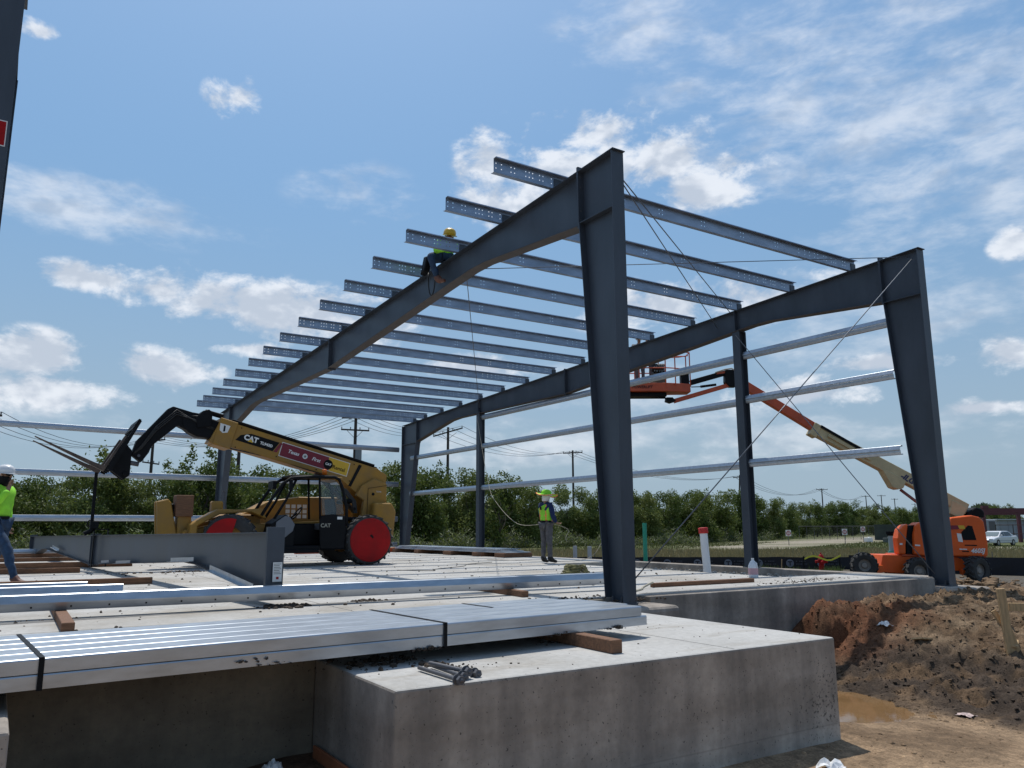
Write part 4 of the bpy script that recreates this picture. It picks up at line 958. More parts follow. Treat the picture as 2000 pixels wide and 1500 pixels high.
# inner boom, gooseneck and carriage
b = MB(); b.yz([(-2.3, 3.20), (-2.3, 2.80), (-2.9, 2.86), (-3.05, 2.93), (-3.2, 3.05), (-3.24, 3.32), (-2.85, 3.34)], -11.36, -11.04); part(b, 'inner_boom', m_blk, bevel=.02)
b = MB(); b.yz([(-2.60, 3.42), (-2.68, 3.48), (-2.80, 3.44), (-2.95, 3.28), (-2.9, 3.05), (-2.6, 3.1)], -11.40, -11.0); b.tube([(-11.05, -2.35, 3.36), (-11.05, -2.75, 3.45)], .035, 10); b.tube([(-11.3, -2.35, 3.36), (-11.3, -2.75, 3.45)], .035, 10); part(b, 'boom_head_bracket', m_blk, bevel=.01)
gn = [(-2.62, 3.06), (-2.68, 3.36), (-3.02, 3.40), (-3.42, 3.50), (-3.52, 3.44), (-4.10, 2.70), (-4.18, 2.40), (-3.98, 2.24), (-3.84, 2.46), (-3.80, 2.60), (-3.30, 3.08), (-3.05, 2.96)]
b = MB(); b.yz(gn, -11.33, -11.07); g_ = part(b, 'gooseneck', m_blk, bevel=.02, seg=2)
b = MB()
for y_, z_ in ((-3.72, 3.0), (-4.04, 2.38), (-2.74, 3.40)): b.tube([(-11.06, y_, z_), (-11.045, y_, z_)], .03, 14)
part(b, 'pins', m_galvd)
b = MB(); b.tube([(-11.12, -3.80, 2.62), (-11.12, -4.05, 2.30)], .035, 10); b.tube([(-11.12, -4.02, 2.20), (-11.12, -4.28, 2.24)], .05, 10); part(b, 'tilt_cylinder', m_galvd, smooth=True)
# carriage leaning back; forks point -Y and up
cu_ = Vector((0, .52, 1.0)).normalized(); cf = Vector((0, -1.0, .47)).normalized(); c0 = Vector((-11.2, -4.70, 2.05))
def cpt(x, a, b_): return c0+Vector((x, 0, 0))+cu_*a+cf*b_
b = MB()
for a0 in (.12, .95):
    b.prism([cpt(-.62, a0, 0), cpt(-.62, a0+.1, 0), cpt(-.62, a0+.1, -.07), cpt(-.62, a0, -.07)], (0, 0, 0), (1.24, 0, 0))
for x_ in (-.62, -.2, .16, .58):
    b.prism([cpt(x_, .0, -.02), cpt(x_, 1.18, -.02), cpt(x_, 1.18, -.07), cpt(x_, .0, -.12)], (0, 0, 0), (.045, 0, 0))
b.prism([cpt(-.62, 1.08, 0), cpt(-.62, 1.2, 0), cpt(-.62, 1.2, -.05), cpt(-.62, 1.08, -.05)], (0, 0, 0), (1.24, 0, 0))
part(b, 'carriage', m_blk)
b = MB(); b.prism([cpt(-.2, .08, -.07), cpt(-.2, .70, -.07), cpt(-.2, .62, -.26), cpt(-.2, .42, -.36), cpt(-.2, .14, -.50), cpt(-.2, .0, -.44), cpt(-.2, .05, -.2)], (0, 0, 0), (.07, 0, 0)); b.prism([cpt(.07, .08, -.07), cpt(.07, .70, -.07), cpt(.07, .62, -.26), cpt(.07, .42, -.36), cpt(.07, .14, -.50), cpt(.07, .0, -.44), cpt(.07, .05, -.2)], (0, 0, 0), (.07, 0, 0)); b.tube([cpt(-.25, .12, -.4), cpt(.18, .12, -.4)], .05, 10); part(b, 'quick_coupler', m_blk, bevel=.01)
for x_ in (-.5, .42):
    b = MB()
    b.prism([cpt(x_, -.02, 0), cpt(x_, .78, 0), cpt(x_, .78, .04), cpt(x_, .05, .055), cpt(x_, .03, .25), cpt(x_, -.0, 1.42), cpt(x_, -.012, 1.42), cpt(x_, -.045, .3), cpt(x_, -.05, 0)], (0, 0, 0), (.12, 0, 0))
    part(b, 'fork', mat('worn_fork', (.10, .07, .055), .6, .3, .5, 6))
# sling and shackle hanging from forks around the rafter
sg = thing('lifting_sling', 'dark strap hanging from the forks and looped round the lying rafter', 'sling', (-11.6, -4.76, 2.0))
b = MB(); b.bx((-11.60, -4.80, .95), (-11.575, -4.74, 2.03)); b.bx((-11.66, -4.79, .95), (-11.645, -4.73, 2.02)); b.build('strap', m_blk, sg, world=True)
b = MB(); b.bx((-11.68, -4.72, .06), (-11.56, -4.70, .84)); b.bx((-11.68, -4.45, .06), (-11.56, -4.43, .84)); b.bx((-11.68, -4.72, .82), (-11.56, -4.43, .845)); b.bx((-11.68, -4.72, .055), (-11.56, -4.43, .065)); b.build('choker_loop', m_blk, sg, world=True)
b = MB(); b.box((-11.62, -4.72, .93), (.16, .16, .16)); b.tube([(-11.62, -4.78+.07*math.cos(a), .96+.07*math.sin(a)) for a in [i*math.pi/6 for i in range(13)]], .016, 6); b.tube([(-11.62, -4.9, .74), (-11.62, -4.78, .80), (-11.62, -4.7, .9)], .05, 8); b.build('hook_block', m_blk, sg, world=True, bevel=.01)
b = MB(); b.tube([(-11.6, -4.72, .88), (-11.55, -4.70, .88)], .02, 10); b.build('hook_pin', m_wht, sg, world=True)
# cab
XC0, XC1 = -10.95, -10.18
def rail(pts, r, name='cab_post', m=m_blk, n=8):
    b = MB(); b.tube(pts, r, n); return part(b, name, m, smooth=True)
for X in (XC1, XC0):
    rail([(X, -1.62, 1.12), (X, -1.40, 1.5), (X, -1.18, 1.82), (X, -1.0, 1.95), (X, -.55, 1.99), (X, .0, 2.0), (X, .12, 1.95), (X, .22, 1.72), (X, .32, 1.3), (X, .33, .9)], .036)
    rail([(X, -1.34, 1.05), (X, -1.1, 1.45), (X, -.88, 1.93)], .030)
    rail([(X, -.35, 1.98), (X, -.30, 1.05)], .026)
b = MB(); b.bx((XC0, -1.0, 1.975), (XC1, .08, 2.03)); part(b, 'cab_roof', m_blk, bevel=.02)
b = MB(); b.yz([(-.15, 1.99), (-.15, 2.03), (.22, 2.00), (.17, 1.90)], -10.98, -10.22); part(b, 'roof_rear_panel', m_yel, bevel=.01)
b = MB(); b.yz([(-.32, 1.12), (-.28, .38), (.30, .38), (.34, 1.0), (.30, 1.12), (.0, 1.16)], XC1-.03, XC1+.015); dr = part(b, 'cab_door', m_blk, bevel=.015)
b = MB(); b.yz([(-.26, 1.14), (-.31, 1.93), (.0, 1.94), (.10, 1.88), (.18, 1.68), (.26, 1.16)], XC1-.008, XC1-.003); part(b, 'door_glass', m_glass)
b = MB(); b.bx((XC0+.02, -1.45, .36), (XC1, .32, .46)); b.yz([(-1.5, .4), (-1.36, .95), (-1.05, 1.15), (-.85, .95), (-.85, .4)], XC0+.05, XC1-.06); part(b, 'cab_floor', m_blk, bevel=.02)
b = MB(); b.yz([(-1.30, .62), (-1.28, .98), (-1.08, 1.12), (-.98, 1.09), (-.86, .93), (-.9, .78), (-1.1, .62)], XC1-.05, XC1-.03); part(b, 'dash_side_panel', mat('cab_grey', (.13, .14, .16), .6), bevel=.01)
b = MB(); b.tube([(-10.55+.14*math.cos(a), -.72+.10*math.sin(a), 1.18+.13*math.sin(a)) for a in [i*math.pi/10 for i in range(21)]], .014, 6); b.tube([(-10.55, -.95, 1.0), (-10.55, -.72, 1.18)], .02, 6); part(b, 'steering_wheel', m_blk, smooth=True)
b = MB(); b.bx((-10.8, -.28, .8), (-10.3, .12, .95)); b.yz([(.05, .9), (-.02, 1.5), (.06, 1.52), (.18, .9)], -10.78, -10.34); part(b, 'seat', mat('seat_grey', (.05, .05, .055), .8), bevel=.03, seg=2)
b = MB(); b.bx((-10.98, -1.28, 1.72), (-10.60, -1.2, 1.9)); part(b, 'work_light', m_blk)
b = MB(); b.box((-10.12, -1.02, 1.80), (.10, .06, .24)); b.tube([(-10.15, -.95, 1.95), (-10.12, -1.02, 1.95)], .012, 6); part(b, 'mirror', m_blk, bevel=.01)
b = MB(); b.tube([(-10.6, -.09, 2.03), (-10.6, -.09, 2.07)], .07, 14); bb_ = part(b, 'beacon_base', m_blk)
b = MB(); b.lathe([(.055, 0), (.055, .1), (.045, .13), (0, .14)], (-10.6, -.09, 2.07), 'Z', 16); part(b, 'beacon', mat('amber_lens', (.75, .16, .01), .25), smooth=True)
text('door_lettering', 'CAT', .12, mat('faded_decal', (.30, .29, .24), .7), T, basis((XC1+.017, -.17, .90), (0, 1, 0), (0, 0, 1)), bold=.003)
b = MB(); b.bx((XC1+.016, -.0+.1, 1.04), (XC1+.018, .22, 1.10)); part(b, 'door_sticker', m_wht)
b = MB(); b.tube([(-10.9, -2.2, 1.2), (-10.9, -2.26, 1.65)], .016, 6); b.box((-10.9, -2.27, 1.66), (.05, .07, .03)); part(b, 'antenna_rod', m_galvd)
b = MB(); b.yz([(-1.3, .3), (-1.3, .38), (-.32, .38), (-.32, .3)], XC1-.2, XC1+.06); part(b, 'cab_step', m_blk, bevel=.01)
b = MB(); b.bx((-10.86, -1.2, .45), (-10.6, .35, .95)); part(b, 'fuel_tank', m_blk, bevel=.03)
b = MB(); b.tube([(-11.2, .9, 1.25), (-11.2, .35, 1.75), (-11.2, -.1, 2.15)], .06, 12); part(b, 'lift_cylinder', m_galvd, smooth=True)
b = MB(); b.yz([(.35, 1.85), (.6, 1.78), (.85, 1.5), (.9, 1.2), (.8, 1.2), (.76, 1.45), (.56, 1.68), (.33, 1.75)], -11.0, -10.95); part(b, 'hydraulic_hoses', m_blk2)

# orange barrier strip lying beyond
b = MB(); b.bx((-19.2, 2.0, 0), (-19.0, 6.5, .15)); o = b.build('orange_beam', m_orgd); tag(o, 'low orange steel strip on the slab behind the telehandler wheels', 'steel strip')

# ================================================================ boom lift behind the end wall
LK = 27/23.5; LZ0 = -.98
LB = far(12.0*LK, 27, LZ0)
B = thing('boom_lift', 'orange self propelled boom lift with raised telescopic boom and basket behind the end frame', 'boom lift', LB, YAW)
def lp(a, z): return ((a-12.0)*LK, (z-.84)*LK+.84-LZ0)
def lpart(mb, name, m, **k): return mb.build(name, m, B, **k)
def near_(a, z, y):
    f_ = (27+y)/27; return lp(a*f_, .84+(z-.84)*f_)
def lx(pts, y0, y1, name, m, **k):
    b = MB(); b.xz([near_(q[0], q[1], y0 if y0 < -.3 else 0) for q in pts], y0, y1); return lpart(b, name, m, **k)
_t = tyre
def ltyre(a, z, y, r, steer):
    x, zz = near_(a, z, y-.16); M = MW[B.name]
    # build in the lift's own axes
    w = MB(); sM = Matrix.Rotation(steer, 4, 'Z'); h = .16
    w.lathe([(r*.5, -h*.8), (r*.62, -h*.95), (r*.86, -h), (r*.97, -h*.8), (r, -h*.4), (r, h*.4), (r*.97, h*.8), (r*.86, h), (r*.62, h*.95), (r*.5, h*.8)], (x, y, zz), 'Y', 32, m=sM, cap=False)
    for k in range(16):
        for s in (-1, 1):
            aa = 2*math.pi*(k+(.5 if s > 0 else 0))/16; mm = Matrix.Translation((x, y, zz)) @ sM @ Matrix.Rotation(aa, 4, 'Y'); rot = Matrix.Rotation(s*R(35), 3, 'Z')
            vs = [mm @ (rot @ Vector((i*r*.06, j*h*.6, l_*r*.05))+Vector((0, s*h*.5, r*1.02))) for l_ in (-1, 1) for j in (-1, 1) for i in (-1, 1)]
            w.add(vs, [(0, 2, 3, 1), (4, 5, 7, 6), (0, 1, 5, 4), (2, 6, 7, 3), (0, 4, 6, 2), (1, 3, 7, 5)])
    o = finish_smooth(lpart(w, 'wheel', m_tyre), 35)
    rb = MB(); rb.lathe([(0, -h*.5), (r*.2, -h*.5), (r*.3, -h*.2), (r*.48, -h*.2), (r*.53, -h*.82), (r*.56, -h*.82), (r*.56, h*.8), (0, h*.8)], (x, y, zz), 'Y', 24, m=sM)
    rb.build('rim', mat('rim_grey', (.26, .24, .22), .6, .2), o)
ltyre(10.24, -.27, -1.0, .38, R(-14)); ltyre(11.80, -.44, -1.1, .40, 0); ltyre(13.52, -.43, -1.15, .42, R(24)); ltyre(11.2, -.40, .9, .38, 0)
lx([(10.45, -.45), (10.62, -.42), (10.74, .03), (12.5, .0), (12.84, -.03), (13.03, -.1), (13.14, -.25), (13.08, -.42), (11.3, -.5)], -.75, .55, 'chassis', m_org, bevel=.04, seg=2)
lx([(10.42, -.25), (10.72, -.26), (10.78, -.45), (10.52, -.52)], -1.0, -.76, 'steering_link', m_org, bevel=.02); lx([(13.0, -.38), (13.5, -.42), (13.4, -.55), (13.0, -.55)], -.9, -.7, 'steering_link', m_org, bevel=.02)
# turntable halves
lx([(11.23, .04), (11.22, .5), (11.30, .75), (11.42, .86), (11.56, .92), (11.44, .3), (11.42, .04)], -.85, -.45, 'engine_cowl', m_org, bevel=.05, seg=3)
lx([(11.66, .04), (11.70, .6), (11.78, .88), (11.9, .95), (12.8, 1.0), (12.82, 1.08), (13.45, 1.15), (13.66, 1.10), (13.78, .97), (13.80, .7), (13.83, .36), (13.80, -.0), (13.75, -.03), (12.0, -.01)], -.95, -.40, 'engine_cowl', m_org, bevel=.06, seg=3)
lx([(11.42, .0), (11.45, .45), (11.7, .8), (12.8, .92), (13.6, .95), (13.7, .0)], -.38, .3, 'turntable_core', m_blk, bevel=.05)
lx([(11.3, -.02), (13.75, -.06), (13.75, .04), (11.3, .05)], -.8, .4, 'turntable_deck', m_orgd, bevel=.02)
lx([(13.08, .66), (13.30, .86), (13.42, .84), (13.5, .44), (13.12, .44)], -.962, -.955, 'vent_opening', m_blk)
lx([(12.76, .86), (13.0, .86), (13.04, .76), (12.78, .74)], -.962, -.953, 'decal', m_md); lx([(13.0, .86), (13.18, .86), (13.22, .75), (13.04, .76)], -.962, -.953, 'decal', m_yd)
lx([(12.95, .64), (13.08, .62), (13.10, .38), (12.97, .40)], -.962, -.953, 'decal', m_wht); lx([(13.15, .31), (13.5, .30), (13.5, .27), (13.15, .28)], -.962, -.953, 'decal', m_blk)
lx([(12.98, .20), (13.2, .19), (13.2, .16), (12.98, .17)], -.962, -.953, 'decal', m_wht); lx([(13.05, .14), (13.25, .13), (13.25, .10), (13.05, .11)], -.962, -.953, 'decal', m_blk)
lx([(11.70, .32), (11.85, .31), (11.85, .27), (11.70, .28)], -.962, -.953, 'decal', m_wht); lx([(11.26, .36), (11.34, .36), (11.34, .31), (11.26, .31)], -.862, -.853, 'decal', m_wht)
x_, z_ = near_(13.5, .13, -.957); text('model_lettering', '460SJ', .20, m_wht, B, MW[B.name] @ basis((x_, -.957, z_), (1, 0, 0), (0, 0, 1)), shear=.3, bold=.006)
x_, z_ = lp(11.98, .14); text('side_lettering', 'SPARTAN', .15, m_wht, B, MW[B.name] @ basis((x_-.06, -.957, z_), (1, 0, 0), (0, 0, 1)), shear=.2, bold=.002) if False else None
lx([(13.2, 1.10), (13.22, 1.24), (13.46, 1.38), (13.62, 1.34), (13.70, 1.24), (13.68, 1.08)], -.25, .25, 'boom_knuckle', m_blk, bevel=.03)
lx([(11.44, .05), (11.46, .5), (11.58, .86), (11.80, .88), (11.74, .5), (11.70, .05)], -.82, -.5, 'intake_opening', m_blk)  # shade in the slot between the cowls, made as a black block
# main boom: cream base, orange fly
def seg_(a0, z0, a1, z1, t0_, t1_, y0, y1, name, m, **k):
    d = Vector((a1-a0, 0, z1-z0)).normalized(); n = Vector((-d.z, 0, d.x)); 
    if n.z < 0: n = -n
    p = [(a0+n.x*t0_/2, z0+n.z*t0_/2), (a1+n.x*t1_/2, z1+n.z*t1_/2), (a1-n.x*t1_/2, z1-n.z*t1_/2), (a0-n.x*t0_/2, z0-n.z*t0_/2)]
    return lx(p, y0, y1, name, m, **k)
seg_(13.25, 1.32, 8.98, 3.70, .33, .33, -.17, .17, 'boom_base', m_cream, bevel=.015)
lx([(13.25, 1.38), (12.83, 1.60), (12.7, 1.2), (12.95, 1.08), (13.1, 1.12)], -.2, .2, 'boom_foot', m_cream, bevel=.02)
lx([(11.1, 2.42), (11.55, 2.15), (11.44, 1.94), (11.28, 1.90), (11.12, 1.96), (10.85, 2.5)], -.19, .19, 'boom_lug', m_cream, bevel=.02)
b = MB(); b.tube([(*[lp(11.42, 1.90)[0]], 0, lp(11.42, 1.90)[1]), (lp(12.6, .95)[0], 0, lp(12.6, .95)[1])], .05, 12); lpart(b, 'lift_cylinder', mat('cylinder_red', (.22, .06, .05), .5), smooth=True)
seg_(9.35, 3.52, 6.72, 5.22, .25, .25, -.13, .13, 'fly_boom', m_orgd, bevel=.012)
seg_(9.1, 3.60, 8.9, 3.72, .40, .40, -.19, .19, 'boom_collar', m_cream, bevel=.015)
seg_(10.55, 2.92, 9.15, 3.77, .07, .07, -.22, -.17, 'cable_track', m_blk); seg_(10.55, 2.78, 9.35, 3.50, .10, .10, -.23, -.17, 'track_cover', m_cream, bevel=.01)
x_, z_ = lp(11.58, 2.23); dd = Vector((.853, 0, -.478)); text('boom_lettering', '-JLG', .26, mat('navy_print', (.03, .03, .09), .5), B, MW[B.name] @ basis((x_, -.174, z_-.02), dd, Vector((.478, 0, .853))), shear=.25, bold=.012)
lx([(6.85, 5.36), (6.65, 5.50), (6.42, 5.50), (6.40, 5.12), (6.52, 4.98), (6.72, 4.98), (6.92, 5.15)], -.16, .16, 'fly_head', m_blk, bevel=.02)
b = MB(); b.tube([(lp(a, z)[0], -.18, lp(a, z)[1]) for a, z in ((6.95, 5.15), (6.8, 5.4), (6.6, 5.53), (6.4, 5.50), (6.1, 5.40))], .022, 6); lpart(b, 'hose_loop', m_rope, smooth=True)
seg_(6.45, 5.42, 5.38, 5.12, .15, .15, -.09, .09, 'jib_upper', m_blk, bevel=.01); lx([(6.62, 5.50), (6.2, 5.42), (6.15, 5.36), (6.6, 5.42)], -.1, .1, 'jib_cap', m_orgd)
seg_(6.58, 5.06, 4.86, 4.56, .12, .12, -.09, .09, 'jib_lower', m_orgd, bevel=.01)
b = MB()
for p_, q_, r_ in (((5.4, 4.99), (5.7, 5.0), .018), ((5.68, 5.0), (6.15, 5.06), .045)): b.tube([(lp(*p_)[0], 0, lp(*p_)[1]), (lp(*q_)[0], 0, lp(*q_)[1])], r_, 10)
lpart(b, 'jib_cylinder', m_blk, smooth=True)
lx([(4.62, 4.66), (4.8, 4.66), (4.9, 4.55), (4.74, 4.50), (4.6, 4.55)], -.15, .15, 'rotator', m_blk)
# basket
b = MB(); zt_, zb_ = lp(0, 5.03)[1], lp(0, 4.78)[1]; x0_, x1_, xm = lp(2.95, 0)[0], lp(5.36, 0)[0], lp(4.6, 0)[0]
b.prism([(x0_, -.5, zb_+.02), (xm, -.5, zb_+.02), (x1_, -.1, zb_+.05), (x1_, .5, zb_+.05), (x0_, .5, zb_+.02)], (0, 0, 0), (0, 0, zt_-zb_)); bk = lpart(b, 'basket_floor', m_orgd, bevel=.01)
b = MB(); b.bx((x0_, -.3, zb_-.12), (xm, .3, zb_+.0)); b.tube([(x0_+.4, -.2, zb_-.02), (xm, -.1, zb_-.16)], .03, 6); lpart(b, 'basket_underframe', m_blk)
zr, zm = lp(0, 6.03)[1], lp(0, 5.50)[1]
posts = [(x0_, -.5), ((x0_+xm)/2, -.5), (xm-.05, -.5), (xm+.3, -.4), (x1_, -.1), (x1_, .5), (xm-.1, .5), ((x0_+xm)/2, .5), (x0_, .5)]
b = MB()
for x, y in posts: b.tube([(x, y, zt_-.05), (x, y, zr)], .020, 6)
lpart(b, 'rail_posts', m_orgd, kind='stuff')
for zz, nm in ((zr, 'top_rail'), (zm, 'mid_rail')):
    b = MB(); b.tube([(x, y, zz) for x, y in posts]+[(posts[0][0], posts[0][1], zz)], .020, 6); lpart(b, nm, m_orgd)
b = MB(); b.tube([(x1_, .1, zr-.06), (x1_-.35, .0, zr-.14), (x1_-.75, -.2, zr-.2)], .016, 6); lpart(b, 'gate_bar', m_orgd, smooth=True)
b = MB(); b.bx((x1_-.3, -.05, zt_), (x1_-.02, .25, zt_+.45)); lpart(b, 'control_box', m_blk, bevel=.02)
x_, z_ = lp(3.85, 4.90); text('basket_lettering', 'POWERLIFT', .13, m_blk, B, MW[B.name] @ basis((x_, -.503, z_+.02), (1, 0, 0), (0, 0, 1)), shear=.3, bold=.003)
bx_ = thing('tool_bundle', 'dark heap of welding hoses and tools inside the orange basket', 'tool bundle', MW[B.name] @ Vector((lp(4.42, 0)[0], .05, zt_)), YAW)
b = MB(); b.bx((-.25, -.2, 0), (.25, .2, .42)); b.build('machine', mat('dull_tan', (.12, .10, .07), .8), bx_, bevel=.02)
for k in range(9):
    b = MB(); b.tube([(-.22+.055*k, .19*math.cos(a), .62+.15*math.sin(a)) for a in [i*math.pi/7 for i in range(15)]], .025, 6); b.build('hose_turn', m_blk2, bx_, smooth=True)

# ================================================================ people
def person(label, loc, heading, pose, cloth, hgt=1.0, hat=None, vest=None, shades=False, gaiter=None):
    h = Vector(heading).normalized(); rz = math.atan2(-h.x, h.y)
    P = thing('person', label, 'person', loc, rz)
    J = dict(pel=(0, 0, .94), sp=(0, .0, 1.12), ch=(0, .01, 1.30), nk=(0, .0, 1.47), hb=(0, .02, 1.55), ht=(0, .02, 1.67),
             sL=(-.18, 0, 1.41), sR=(.18, 0, 1.41), eL=(-.24, -.02, 1.13), eR=(.24, -.02, 1.13), wL=(-.25, .06, .90), wR=(.25, .06, .90),
             hL=(-.25, .09, .82), hR=(.25, .09, .82), pL=(-.10, 0, .90), pR=(.10, 0, .90), kL=(-.11, .02, .48), kR=(.11, .02, .48), aL=(-.11, 0, .09), aR=(.11, 0, .09), tL=(-.12, .17, .035), tR=(.12, .17, .035))
    J.update(pose); V = {k: Vector(v)*hgt for k, v in J.items()}
    rad = dict(pel=(.145, .11), sp=(.135, .10), ch=(.155, .11), nk=(.055, .055), hb=(.070, .080), ht=(.075, .090), sL=(.065,)*2, sR=(.065,)*2, eL=(.042,)*2, eR=(.042,)*2, wL=(.03, .03), wR=(.03, .03), hL=(.038, .018), hR=(.038, .018),
               pL=(.09,)*2, pR=(.09,)*2, kL=(.06,)*2, kR=(.06,)*2, aL=(.042,)*2, aR=(.042,)*2, tL=(.045, .03), tR=(.045, .03))
    E = [('pel', 'sp'), ('sp', 'ch'), ('ch', 'nk'), ('nk', 'hb'), ('hb', 'ht'), ('ch', 'sL'), ('ch', 'sR'), ('sL', 'eL'), ('sR', 'eR'), ('eL', 'wL'), ('eR', 'wR'), ('wL', 'hL'), ('wR', 'hR'), ('pel', 'pL'), ('pel', 'pR'), ('pL', 'kL'), ('pR', 'kR'), ('kL', 'aL'), ('kR', 'aR'), ('aL', 'tL'), ('aR', 'tR')]
    def mk(name, keys, m, grow=1., extra=(), root='pel', shrink=None, disp=0.):
        ks = list(keys); idx = {k: i for i, k in enumerate(ks)}
        pts = [(*V[k], rad[k][0]*grow*hgt, rad[k][-1]*grow*hgt) for k in ks]; ed = [(idx[a], idx[b_]) for a, b_ in E if a in idx and b_ in idx]
        for a, co, r_ in extra:
            pts.append((*co, r_, r_)); idx[id(co)] = len(pts)-1; ed.append((idx[a] if isinstance(a, str) else a, len(pts)-1))
        return skin(name, pts, ed, m, P, 2, idx.get(root, 0), disp)
    ex = []
    n0 = len(J)
    for s, hk, wk in ((-1, 'hL', 'wL'), (1, 'hR', 'wR')):
        d = (V[hk]-V[wk]).normalized(); sd = d.cross(Vector((0, 1, 0))).normalized() if abs(d.y) < .9 else Vector((1, 0, 0)); nn = sd.cross(d)
        for i, ln in enumerate((.055, .065, .06, .045)):
            a = V[hk]+sd*(.012*(i-1.5)*1.7)+d*.03; ex.append((hk, tuple(a), .010)); k1 = n0+len(ex)-1
            ex.append((k1, tuple(a+d*ln*.6+nn*.012), .009)); ex.append((n0+len(ex)-1, tuple(a+d*ln*.8+nn*.04), .008))
        ex.append((hk, tuple(V[hk]+sd*-.045+nn*.02), .011)); ex.append((n0+len(ex)-1, tuple(V[hk]+sd*-.05+d*.035+nn*.035), .010))
    rb_ = dict(rad); rad.update(eL=(.030,)*2, eR=(.030,)*2, wL=(.026,)*2, wR=(.026,)*2, kL=(.045,)*2, kR=(.045,)*2, pL=(.07,)*2, pR=(.07,)*2, sL=(.05,)*2, sR=(.05,)*2)
    body = mk('body', J.keys(), cloth.get('skin', m_skin), .90, ex); rad.update(rb_)
    rs_ = dict(rad); rad.update(eL=(.052,)*2, eR=(.052,)*2, wL=(.046,)*2, wR=(.046,)*2); mk('shirt', ['pel', 'sp', 'ch', 'sL', 'sR', 'eL', 'eR', 'wL', 'wR'], cloth['shirt'], 1.16, root='ch', disp=.018); rad.update(rs_)
    rp_ = rad['pel']; rad['pel'] = (.112, .088); mk('trousers', ['pel', 'pL', 'pR', 'kL', 'kR', 'aL', 'aR'], cloth['trousers'], 1.22, disp=.02); rad['pel'] = rp_
    for s in 'LR':
        a, t_ = V['a'+s], V['t'+s]; d = (t_-a); d.z = 0; d = d.normalized(); ank = a-Vector((0, 0, a.z-t_.z)); 
        skin('boot', [(*(a+(V['k'+s]-a).normalized()*.10), .056), (*a, .058), (*(a-d*.035+Vector((0, 0, -.035))), .05), (*(a.lerp(t_, .6)), .052, .04), (*(t_+d*.03), .045, .032)], [(0, 1), (1, 2), (1, 3), (3, 4)], cloth['boots'], P, 2)
    b = MB(); b.lathe([(.15*hgt, -.02), (.152*hgt, .02)], V['pel']+Vector((0, 0, .06)), 'Z', 20, m=Matrix.Diagonal((1.03, .80, 1, 1))); b.build('belt', m_blk, P)
    head = V['hb'].lerp(V['ht'], .5); up = (V['ht']-V['nk']).normalized(); fw = pose.get('look', Vector((0, 1, 0))); fw = Vector(fw); fw = (fw-up*fw.dot(up)).normalized(); rt = fw.cross(up)
    HM = Matrix(((rt.x, fw.x, up.x, head.x), (rt.y, fw.y, up.y, head.y), (rt.z, fw.z, up.z, head.z), (0, 0, 0, 1)))
    b = MB(); b.prism([HM @ Vector(q) for q in ((-.012, .085, .02), (.012, .085, .02), (.016, .088, -.022), (-.016, .088, -.022))], (0, 0, 0), HM.to_3x3() @ Vector((0, .028, -.01))); b.build('nose', cloth.get('skin', m_skin), P, bevel=.006)
    for s in (-1, 1):
        b = MB(); b.lathe([(0, -.006), (.022, -.004), (.022, .004), (0, .006)], HM @ Vector((s*.078, 0, -.0)), 'X', 10); b.build('ear', cloth.get('skin', m_skin), P)
        if not shades:
            b = MB(); b.lathe([(0, -.004), (.011, 0), (0, .004)], HM @ Vector((s*.03, .083, .025)), 'Y', 8); b.build('eye', m_blk, P)
    b = MB(); b.prism([HM @ Vector(q) for q in ((-.025, .084, -.045), (.025, .084, -.045), (.022, .084, -.052), (-.022, .084, -.052))], (0, 0, 0), HM.to_3x3() @ Vector((0, .006, 0))); b.build('mouth', mat('lips', (.16, .06, .05), .6), P)
    if shades:
        b = MB(); b.prism([HM @ Vector(q) for q in ((-.075, .07, .04), (0, .098, .045), (.075, .07, .04), (.07, .068, .005), (.02, .093, .0), (-.02, .093, .0), (-.07, .068, .005))], (0, 0, 0), HM.to_3x3() @ Vector((0, .008, 0))); b.build('glasses', m_blk, P)
    if gaiter:
        b = MB(); b.lathe([(.072, -.16), (.080, -.10), (.088, -.04), (.086, -.015)], (0, 0, 0), 'Z', 20, m=HM); b.build('neck_gaiter', gaiter, P, smooth=True, solid=.004)
    if hat:
        b = MB(); b.lathe([(.108, .035), (.112, .05), (.110, .09), (.095, .13), (.06, .158), (0, .168)], (0, 0, 0), 'Z', 24, m=HM @ Matrix.Diagonal((1, 1.18, 1, 1)))
        hh_ = b.build('hard_hat', hat, P, smooth=True)
        b = MB(); b.lathe([(.10, .040), (.128, .034), (.128, .028), (.10, .032)], (0, .0, 0), 'Z', 24, m=HM @ Matrix.Translation((0, .018, 0)) @ Matrix.Diagonal((1, 1.22, 1, 1))); b.build('brim', hat, hh_, smooth=True)
        b = MB(); b.box((0, 0, 0), (.02, .2, .01)); 
        b = MB(); b.tube([HM @ Vector((0, .13*math.cos(a)*.98, .05+.118*math.sin(a))) for a in [i*math.pi/8 for i in range(9)]], .008, 6); b.build('crown_ridge', hat, hh_, smooth=True)
    if vest:
        vo = mk('vest', ['pel', 'sp', 'ch', 'sL', 'sR'], vest[0], 1.30, root='ch'); me = vo.data; me.materials.append(vest[1])
        bm = bmesh.new(); bm.from_mesh(me)
        bmesh.ops.subdivide_edges(bm, edges=bm.edges, cuts=1, use_grid_fill=True)
        for f in bm.faces:
            c = f.calc_center_median()/hgt
            if .965 < c.z < 1.02 or (c.z > .93 and .085 < abs(c.x) < .125): f.material_index = 1
        kill = [f for f in bm.faces if (f.calc_center_median()/hgt).z < .90]; bmesh.ops.delete(bm, geom=kill, context='FACES'); bm.to_mesh(me); bm.free()
    return P, V, HM
